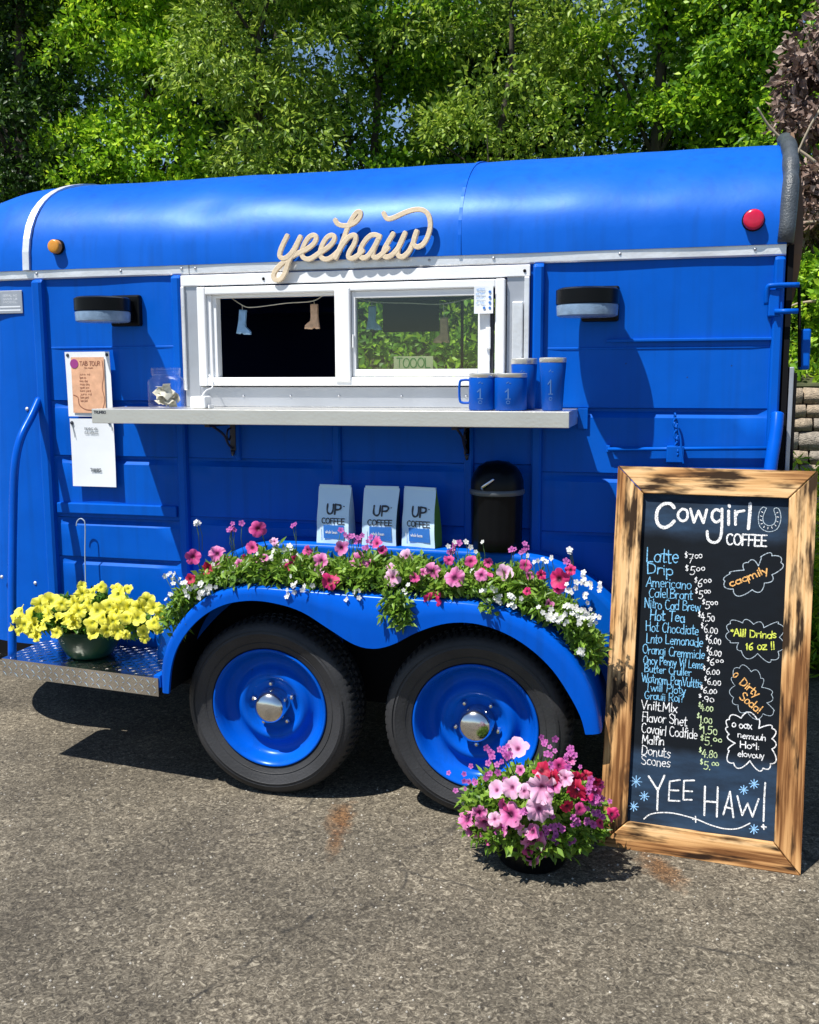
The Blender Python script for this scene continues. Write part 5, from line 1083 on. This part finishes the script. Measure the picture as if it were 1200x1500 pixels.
for (px, py, s_, n) in [(342, 775, 5, 4), (347, 766, 3, 2), (432, 768, 3, 2), (510, 790, 9, 10), (540, 792, 9, 10), (765, 802, 8, 7), (662, 805, 5, 5), (835, 822, 4, 3), (668, 797, 4, 3)]:
    for _ in range(n):
        q = at(px + random.gauss(0, s_), py + random.gauss(0, s_ * .6), -.24); place(pl, SM['purple'], 'small_purple_flower', q, random.uniform(.008, .013), (random.uniform(-.6, .6), -1, random.uniform(0, 1)))
        sb.tube([q, q + Vector((random.uniform(-.02, .02), .01, -.06)), q + Vector((random.uniform(-.01, .01), .015, -.12))], .0012, 4)
tag(sb.build('stems', stem_green, pl, smooth=True), kind='stuff')

# yellow petunias in a hanging pot standing on the step
yp = thing('petunia_pot', 'dark green pot of yellow petunias standing on the diamond plate step', 'flower pot', (-.835, -.18, .463))
yx, yy_ = -.835, -.185
MB().lathe([(0, .001), (.078, .001), (.092, .012), (.116, .055), (.130, .105), (.138, .108), (.138, .122), (.128, .122), (.120, .110)], (yx, yy_, .462), 'z', 40).build('pot', green_pot, yp, smooth=True, angle=.7)
MB().lathe([(0, .112), (.119, .112)], (yx, yy_, .462), 'z', 24).build('soil', soil, yp)
ce = []
for _ in range(1000):
    a = random.uniform(0, 2 * PI); q = math.sqrt(random.random()); ce.append((yx + .26 * q * math.cos(a), yy_ + .02 + .11 * q * math.sin(a), .605 + .10 * (1 - q * q) * random.random() + .02 * random.random() - .02 * q))
foliage(yp, ce, lf_pet_y, (.042, .022))
ypx = [(28, 925, 8), (22, 905, 10), (35, 915, 14), (45, 900, 15), (60, 885, 15), (75, 880, 15), (30, 895, 12), (50, 915, 12), (70, 900, 14), (45, 925, 11), (90, 885, 12), (108, 885, 14), (100, 905, 14), (115, 895, 14), (108, 912, 12), (120, 870, 12), (135, 868, 12), (130, 885, 13), (148, 860, 10), (142, 895, 14), (135, 912, 13), (150, 905, 12), (160, 888, 14), (172, 870, 14), (178, 885, 14), (170, 895, 14), (165, 910, 13), (185, 905, 12), (172, 925, 12), (137, 927, 11), (157, 923, 12), (190, 888, 13), (205, 890, 14), (202, 905, 13), (215, 880, 14), (225, 890, 13), (225, 912, 12), (235, 898, 10), (210, 925, 10), (185, 930, 8), (54, 932, 10), (83, 927, 10), (170, 862, 9), (188, 862, 8), (120, 858, 8), (232, 922, 8), (212, 935, 8), (85, 905, 10), (62, 915, 12), (16, 918, 7)]
for (px, py, r_) in ypx:
    y = yy_ - .17 + abs(px - 132) * .0002 + max(0, 905 - py) * .0020; q = at(px, py, min(y, -.06))
    place(yp, random.choice(BM['yellow']), 'petunia_blossom', q, r_ * .0026, (random.uniform(-.5, .5) + (px - 132) * .004, -1, random.uniform(.0, .8)))
hk = at(122, 768, -.03)
MB().tube(smooth_path([(hk.x + .03, -.10, .60), (hk.x + .016, -.06, .72), (hk.x + .012, -.045, .86), (hk.x + .016, -.04, .975), (hk.x + .008, -.04, .999), (hk.x - .008, -.04, 1.003), (hk.x - .022, -.04, .990), (hk.x - .026, -.04, .972)], 6), .0026, 6).build('hanger_hook', mat('pale_wire', (.34, .42, .50), .4), yp, smooth=True)

# mixed basket on the ground by the right wheel
gp = thing('flower_basket', 'basket of pale pink, crimson and purple flowers on the asphalt by the wheel', 'flower pot', (1.04, -.56, 0))
gx, gy = 1.045, -.56
MB().lathe([(0, .001), (.10, .001), (.11, .01), (.145, .15), (.152, .155), (.152, .168), (.143, .168), (.138, .155)], (gx, gy, 0), 'z', 36).build('pot', black, gp, smooth=True, angle=.7)
MB().lathe([(0, .155), (.139, .155)], (gx, gy, 0), 'z', 24).build('soil', soil, gp)
ce = []
for _ in range(1350):
    d = Vector((random.gauss(0, 1), random.gauss(0, 1), abs(random.gauss(0, 1)) - .55)).normalized(); q = random.uniform(.55, 1); ce.append((gx + d.x * .235 * q, gy + d.y * .19 * q, max(.05 if d.y > -.5 or random.random() < .8 else .012, .165 + d.z * .15 * q)))
foliage(gp, ce, lf_pet, (.036, .017))
gf = [(758, 1096, 15, 'pale'), (727, 1157, 12, 'pale'), (750, 1154, 13, 'pale'), (794, 1154, 17, 'pale'), (790, 1186, 16, 'pale'), (748, 1193, 15, 'pink'), (769, 1159, 10, 'pale'), (710, 1205, 13, 'pink'), (684, 1200, 12, 'pink'), (782, 1233, 15, 'pink'), (780, 1256, 10, 'pink'), (828, 1140, 10, 'pale'), (793, 1128, 11, 'red'), (810, 1139, 10, 'red'), (846, 1158, 12, 'red'), (843, 1142, 10, 'red'), (859, 1165, 9, 'hot'), (831, 1181, 9, 'red'), (897, 1193, 9, 'hot'), (859, 1136, 7, 'red'), (873, 1146, 7, 'red'), (702, 1190, 10, 'pink'), (738, 1180, 9, 'rose'), (690, 1215, 9, 'pink'), (762, 1128, 7, 'pink'), (725, 1200, 9, 'pale'), (800, 1170, 9, 'pale'), (780, 1218, 10, 'pink'), (880, 1150, 6, 'rose'), (774, 1245, 9, 'rose'), (820, 1122, 9, 'rose'), (835, 1112, 8, 'pink'), (812, 1150, 10, 'pink'), (872, 1160, 9, 'rose'), (850, 1185, 8, 'rose'), (700, 1222, 9, 'pink'), (715, 1228, 8, 'rose'), (735, 1215, 10, 'pink'), (792, 1245, 10, 'pink'), (768, 1222, 9, 'pale'), (758, 1208, 9, 'pink'), (880, 1205, 7, 'hot')]
for (px, py, r_, c_) in gf:
    e = min(1, math.hypot((px - 785) / 120, (py - 1175) / 95)); y = gy - .23 * math.sqrt(max(.02, 1 - e * e)); q = at(px, py, y); q.z = max(q.z, .03)
    place(gp, random.choice(BM[c_]), 'petunia_blossom', q, r_ * .0027, ((px - 785) * .007 + random.uniform(-.6, .6), -1, random.uniform(-.4, 1.0) + (1175 - py) * .004))
sb = MB()
for (px, py, s_, n) in [(700, 1132, 16, 18), (722, 1112, 12, 10), (735, 1103, 8, 7), (685, 1155, 8, 5), (800, 1092, 9, 5), (797, 1083, 8, 5), (812, 1100, 9, 5), (825, 1115, 11, 6), (842, 1123, 9, 4), (830, 1103, 6, 5), (808, 1118, 9, 5), (860, 1140, 12, 4), (805, 1200, 10, 5), (815, 1215, 10, 9), (825, 1230, 8, 5), (845, 1205, 10, 4), (865, 1200, 10, 8), (875, 1175, 8, 8), (880, 1190, 9, 8), (770, 1190, 6, 6), (735, 1210, 6, 4), (808, 1232, 8, 8), (870, 1160, 9, 7)]:
    for _ in range(int(n * .75)):
        a, b_ = px + random.gauss(0, s_), py + random.gauss(0, s_ * .7); e = min(1, math.hypot((a - 785) / 125, (b_ - 1170) / 100)); y = gy - .22 * math.sqrt(max(.02, 1 - e * e)); q = at(a, b_, y)
        if q.z < .02: continue
        place(gp, SM['purple'], 'small_purple_flower', q, random.uniform(.007, .013), (random.uniform(-.6, .6), -1, random.uniform(0, 1)))
        if py < 1130 and random.random() < .5: sb.tube([q, q + Vector((.03 if px < 770 else -.02, .02, -.09))], .0012, 4)
tag(sb.build('stems', stem_green, gp, smooth=True), kind='stuff')

gb = MB()
for _ in range(900):
    x, y = random.uniform(-1.6, 2.3), random.uniform(-1.7, -.1); r_ = random.uniform(.0015, .0045); v = [(x + random.uniform(-1, 1) * r_ * .3 + r_ * a, y + r_ * b_, .0005 + r_ * c_) for a, b_, c_ in ((1, 0, 0), (0, 1, 0), (-1, 0, 0), (0, -1, 0), (.1, .1, 1.1))]
    gb.add(v, [(0, 1, 4), (1, 2, 4), (2, 3, 4), (3, 0, 4)])
tag(gb.build('loose_grit', mat('grit', (.38, .35, .30), .8, var=.5, vscale=3)), 'fine pale grit scattered over the asphalt in front of the trailer', 'grit', kind='stuff')

# ------------------------------------------------------------------ chalkboard
bo = Vector((1.25, -.40, 0)); yw, le = -.077, .192; BW, BH = .645, 1.306
ex = Vector((math.cos(yw), math.sin(yw), 0)); nb = Vector((-math.sin(yw), math.cos(yw), 0)); ez = Vector((0, 0, 1)) * math.cos(le) + nb * math.sin(le); ey = ez.cross(ex)
cb = thing('chalkboard_sign', 'tall chalk menu board in a burnt pine frame leaning on the trailer', 'chalkboard', bo)
Mx = Matrix((ex, ey, ez)).transposed().to_4x4(); Mx.translation = bo; cb.matrix_world = Mx
def bd(px, py):
    d = rt * (px - 600) / F_PX + up * (750 - py) / F_PX + fw; t_ = (bo - CAM).dot(ey) / d.dot(ey); q = CAM + d * t_ - bo; return q.dot(ex), q.dot(ez)
def bc(cx, cy): return bd(860 + cx / 2.382, 670 + cy / 2.382)
iu0, iv1 = bd(943, 722); iu1, iv0 = bd(1134, 1236)
iu0 = (bd(943, 722)[0] + bd(917, 1205)[0]) / 2; iu1 = (bd(1157, 729)[0] + bd(1133, 1234)[0]) / 2; iv0 = (bd(917, 1205)[1] + bd(1133, 1234)[1]) / 2
TH = .032; g_ = .0012
def board(name, poly, m_):
    n = len(poly); v = []; cx = sum(p[0] for p in poly) / n; cz = sum(p[1] for p in poly) / n; bv_ = .003
    def sh_(p, k): d = Vector((p[0] - cx, p[1] - cz)); l_ = d.length; d = d * (1 - k / l_); return cx + d.x, cz + d.y
    for y, k in ((0, bv_ + g_), (bv_, g_), (TH, g_)):
        for p in poly: a, b_ = sh_(p, k * 1.3); v.append((a, y, b_))
    f = [tuple(range(n)), tuple(range(3 * n - 1, 2 * n - 1, -1))] + [(l_ * n + i, (l_ + 1) * n + i, (l_ + 1) * n + (i + 1) % n, l_ * n + (i + 1) % n) for l_ in range(2) for i in range(n)]
    return MB().add(v, f).build(name, m_, cb, local=True)
board('frame_board', [(0, 0), (iu0, iv0), (iu0, iv1), (0, BH)], burnt_v); board('frame_board', [(iu1, iv0), (BW, 0), (BW, BH), (iu1, iv1)], burnt_v)
board('frame_board', [(0, 0), (BW, 0), (iu1, iv0), (iu0, iv0)], burnt_h); board('frame_board', [(iu0, iv1), (iu1, iv1), (BW, BH), (0, BH)], burnt_h)
SLY = .021
MB().box(iu0 - .01, iu1 + .01, SLY, SLY + .006, iv0 - .01, iv1 + .01).build('slate', slate, cb, local=True)
TY = SLY - .0006
def chalk_line(s_, cx0, cy, hc, cx1, m_, thick=.0034, name='chalk_lettering', **kw):
    a = bc(cx0, cy); b_ = bc(cx1, cy); c_ = bc(cx0, cy - hc); mb_ = MB(); text(mb_, s_, a[0], a[1], c_[1] - a[1], b_[0] - a[0], y0=TY, thick=thick, **kw); return mb_.build(name, m_, cb, local=True)
for (s_, x0, y, h, x1) in [('Latte', 203, 362, 50, 320), ('Drip', 206, 405, 38, 302), ('Americano', 203, 450, 34, 364), ('Calel.Brant', 212, 487, 33, 368), ('Nitro Cad Brew', 198, 525, 34, 396), ('Hot Tea', 216, 567, 36, 342), ('Hot Chocdiate', 202, 606, 34, 390), ('Lnto Lemonade', 204, 646, 33, 405), ('Orangi Cremmicle', 191, 686, 32, 411), ('Oncy Penny Vil Lems', 193, 720, 28, 406), ('Butter Cruller', 197, 750, 26, 364), ('Watnom PanVulttis', 189, 785, 30, 402), ('Twill Ploty', 201, 814, 28, 345), ('Grauii Roi?', 197, 844, 28, 338)]:
    chalk_line(s_, x0, y, h, x1, ch_blue, thick=.0035 if h > 35 else .0026, jit=.03)
for (s_, x0, y, h, x1) in [('Vnilt.Mlx', 186, 880, 32, 314), ('Flavor Shet', 189, 922, 34, 348), ('Covgirl Codfide', 187, 964, 34, 386), ('Malfin', 189, 1000, 30, 268), ('Donuts', 187, 1040, 34, 290), ('Scones', 186, 1074, 32, 290)]: chalk_line(s_, x0, y, h, x1, ch_white, thick=.0028, jit=.03)
for i, (s_, x0, y, h, x1) in enumerate([('$7^^', 338, 366, 38, 404), ('$5^^', 342, 410, 36, 411), ('$6^^', 371, 450, 34, 434), ('$5^^', 375, 490, 34, 433), ('$5^^', 398, 528, 32, 459), ('$4.50', 386, 570, 34, 446), ('$6.00', 397, 612, 34, 456), ('$6.00', 412, 651, 34, 468), ('$6.00', 414, 692, 32, 469), ('$6^^', 415, 726, 28, 476), ('$6.00', 404, 757, 28, 463), ('$6.00', 408, 794, 28, 468), ('$6.00', 394, 823, 26, 453), ('$.90', 388, 852, 24, 445)]): chalk_line(s_, x0, y, h, x1, ch_white, thick=.0026, name='chalk_price', jit=.03)
for (s_, x0, y, h, x1) in [('$4.00', 386, 884, 28, 440), ('$1.00', 381, 927, 32, 438), ('$1.50', 389, 966, 34, 456), ('$5.^^', 394, 1006, 34, 472), ('$4.80', 388, 1046, 32, 456), ('$5.^^', 392, 1090, 34, 462)]: chalk_line(s_, x0, y, h, x1, ch_grn, thick=.0028, name='chalk_price', jit=.03)
def raw(strokes_, m_, thick, name, sm=True, conv=bc):
    mb_ = MB()
    for k in strokes_: ribbon(mb_, smooth_path([conv(*p) for p in k], 6) if sm and len(k) > 2 else [conv(*p) for p in k], thick, TY, wv=.04)
    return mb_.build(name, m_, cb, local=True)
B5 = lambda x, y: bd(930 + x / 5, 720 + y / 5)       # survey sheet of the board's head
B6 = lambda x, y: bd(910 + x / 4.615, 960 + y / 4.615)
raw([[(285, 115), (255, 85), (205, 90), (165, 130), (155, 190), (170, 240), (210, 262), (255, 245), (285, 215)]], ch_white, .0115, 'title_letter', conv=B5)
raw([[(345, 125), (318, 150), (315, 185), (340, 212), (372, 205), (385, 170), (375, 135), (345, 125)]], ch_white, .0085, 'title_letter', conv=B5)
raw([[(405, 125), (430, 225)], [(430, 225), (465, 140)], [(465, 140), (500, 228)], [(500, 228), (525, 130)]], ch_white, .0085, 'title_letter', False, B5)
raw([[(625, 140), (590, 130), (565, 160), (568, 200), (595, 222), (628, 205)], [(637, 125), (636, 240), (630, 320), (605, 365), (565, 370), (535, 345), (528, 290)]], ch_white, .0090, 'title_letter', conv=B5)
raw([[(686, 140), (686, 240)], [(690, 98), (692, 108)]], ch_white, .0095, 'title_letter', False, B5)
raw([[(735, 140), (737, 240)], [(737, 180), (755, 145), (800, 138)]], ch_white, .0085, 'title_letter', False, B5)
raw([[(845, 85), (842, 165), (832, 270)]], ch_white, .0105, 'title_letter', False, B5)
chalk_line('COFFEE', 484, 303, 38, 628, ch_white, thick=.0052, name='title_lettering', jit=.006)
raw([[(965, 120), (940, 112), (915, 140), (905, 200), (920, 260), (975, 292), (1040, 275), (1070, 210), (1065, 145), (1045, 118), (1020, 130), (1035, 190), (1020, 235), (980, 248), (945, 225), (940, 180), (965, 120)]], ch_pale, .0026, 'horseshoe', conv=B5)
raw([[(930, 145), (938, 152)], [(920, 175), (932, 180)], [(918, 205), (930, 210)], [(925, 235), (936, 232)], [(945, 262), (950, 250)], [(975, 272), (976, 260)], [(1008, 268), (1003, 256)], [(1035, 250), (1025, 240)], [(1050, 220), (1038, 215)], [(1055, 185), (1042, 183)], [(1050, 150), (1040, 155)]], ch_white, .0022, 'horseshoe_nails', False, B5)
def cloud(c_, m_, conv, th=.0026):
    mb_ = MB(); n = len(c_)
    for i in range(n):
        a, b_ = Vector(c_[i]), Vector(c_[(i + 1) % n]); ctr = sum((Vector(q) for q in c_), Vector((0, 0))) / n; mid = (a + b_) / 2; o_ = (mid - ctr).normalized() * (b_ - a).length * .42
        pts = [conv(*(a + (b_ - a) * t_ + o_ * math.sin(PI * t_) ** .8)) for t_ in [k / 9 for k in range(10)]]; ribbon(mb_, pts, th, TY)
    return mb_.build('chalk_cloud', m_, cb, local=True)
cloud([(700, 600), (800, 575), (830, 520), (905, 545), (920, 480), (1005, 470), (1070, 520), (1005, 610), (950, 670), (860, 720), (720, 715), (660, 655)], ch_pale, B5, .0028)
cloud([(700, 970), (790, 965), (870, 975), (945, 1000), (1050, 970), (1060, 1070), (1050, 1175), (1000, 1235), (900, 1190), (780, 1170), (760, 1110), (700, 1100), (690, 1030)], ch_pale, B5, .0022)
cloud([(760, 150), (800, 90), (880, 115), (945, 160), (950, 220), (1015, 270), (985, 325), (1030, 380), (960, 400), (850, 385), (790, 340), (760, 290), (770, 210)], ch_pale, B6, .0018)
cloud([(730, 440), (810, 430), (920, 440), (930, 500), (1020, 500), (1020, 570), (1020, 640), (1010, 740), (960, 770), (870, 720), (760, 735), (730, 650), (770, 600), (730, 540), (720, 490)], ch_white, B6, .0036)
def free(s_, conv, x0, y0, x1, y1, h, m_, th):
    a, b_ = Vector(conv(x0, y0)), Vector(conv(x1, y1)); mb_ = MB(); text(mb_, s_, a.x, a.y, h, (b_ - a).length, ang=math.atan2((b_ - a).y, (b_ - a).x), y0=TY, thick=th, jit=.03); mb_.build('chalk_lettering', m_, cb, local=True)
free('caqmily', B5, 700, 700, 985, 590, .020 * 1.2, ch_or, .0042)
free('*Alll Drinds', B5, 700, 1062, 1040, 1078, .022 * 1.1, ch_yel, .0036); free('16 oz !!', B5, 812, 1160, 1030, 1165, .024 * 1.1, ch_yel, .0038)
free('o', B6, 765, 160, 800, 130, .018, ch_or, .0034); free('Dirty', B6, 795, 195, 915, 290, .026, ch_or, .0036); free('Soda!', B6, 795, 290, 930, 400, .028, ch_or, .0036)
free('o oax', B6, 745, 490, 885, 505, .024, ch_white, .0034); free('nemuuh', B6, 785, 560, 980, 585, .020, ch_white, .0028); free('Ho*l:', B6, 800, 630, 935, 650, .022, ch_white, .0030); free('elovouy', B6, 785, 690, 970, 705, .020, ch_white, .0028)
raw([[(182, 825), (240, 915)], [(290, 820), (248, 915)], [(245, 905), (240, 1055)]], ch_white, .0062, 'motto_letter', False, B6)
raw([[(325, 860), (318, 990)], [(325, 860), (395, 850)], [(325, 920), (385, 922)], [(318, 990), (392, 993)]], ch_white, .0052, 'motto_letter', False, B6)
raw([[(422, 855), (418, 985)], [(422, 855), (492, 853)], [(420, 925), (478, 928)], [(418, 985), (475, 985)]], ch_white, .0052, 'motto_letter', False, B6)
raw([[(565, 895), (560, 1090)], [(652, 900), (645, 1100)], [(562, 995), (650, 1002)]], ch_white, .0062, 'motto_letter', False, B6)
raw([[(735, 930), (690, 1085)], [(735, 930), (758, 1105)], [(700, 1035), (750, 1045)]], ch_white, .0055, 'motto_letter', False, B6)
raw([[(785, 960), (818, 1090)], [(818, 1090), (855, 1010)], [(855, 1010), (888, 1100)], [(888, 1100), (930, 980)]], ch_white, .0055, 'motto_letter', False, B6)
raw([[(975, 870), (968, 970), (963, 1130)], [(962, 1155), (966, 1185)], [(950, 1168), (980, 1172)]], ch_white, .0055, 'motto_letter', False, B6)
raw([[(150, 1115), (190, 1085), (260, 1072), (360, 1078), (500, 1115), (600, 1155), (700, 1182), (790, 1180), (870, 1145)]], ch_white, .0040, 'flourish', conv=B6)
raw([[(500, 1098), (502, 1138)], [(482, 1117), (522, 1120)]], ch_white, .0040, 'flourish', False, B6)
for (x, y, s_) in [(97, 860, 38), (152, 960, 32), (80, 1030, 32), (828, 918, 30), (898, 878, 32), (898, 1185, 32)]:
    raw([[(x + s_ * math.cos(a), y + s_ * math.sin(a)), (x - s_ * math.cos(a), y - s_ * math.sin(a))] for a in (.1, .85, 1.6, 2.4)], ch_star, .0030, 'chalk_star', False, B6)
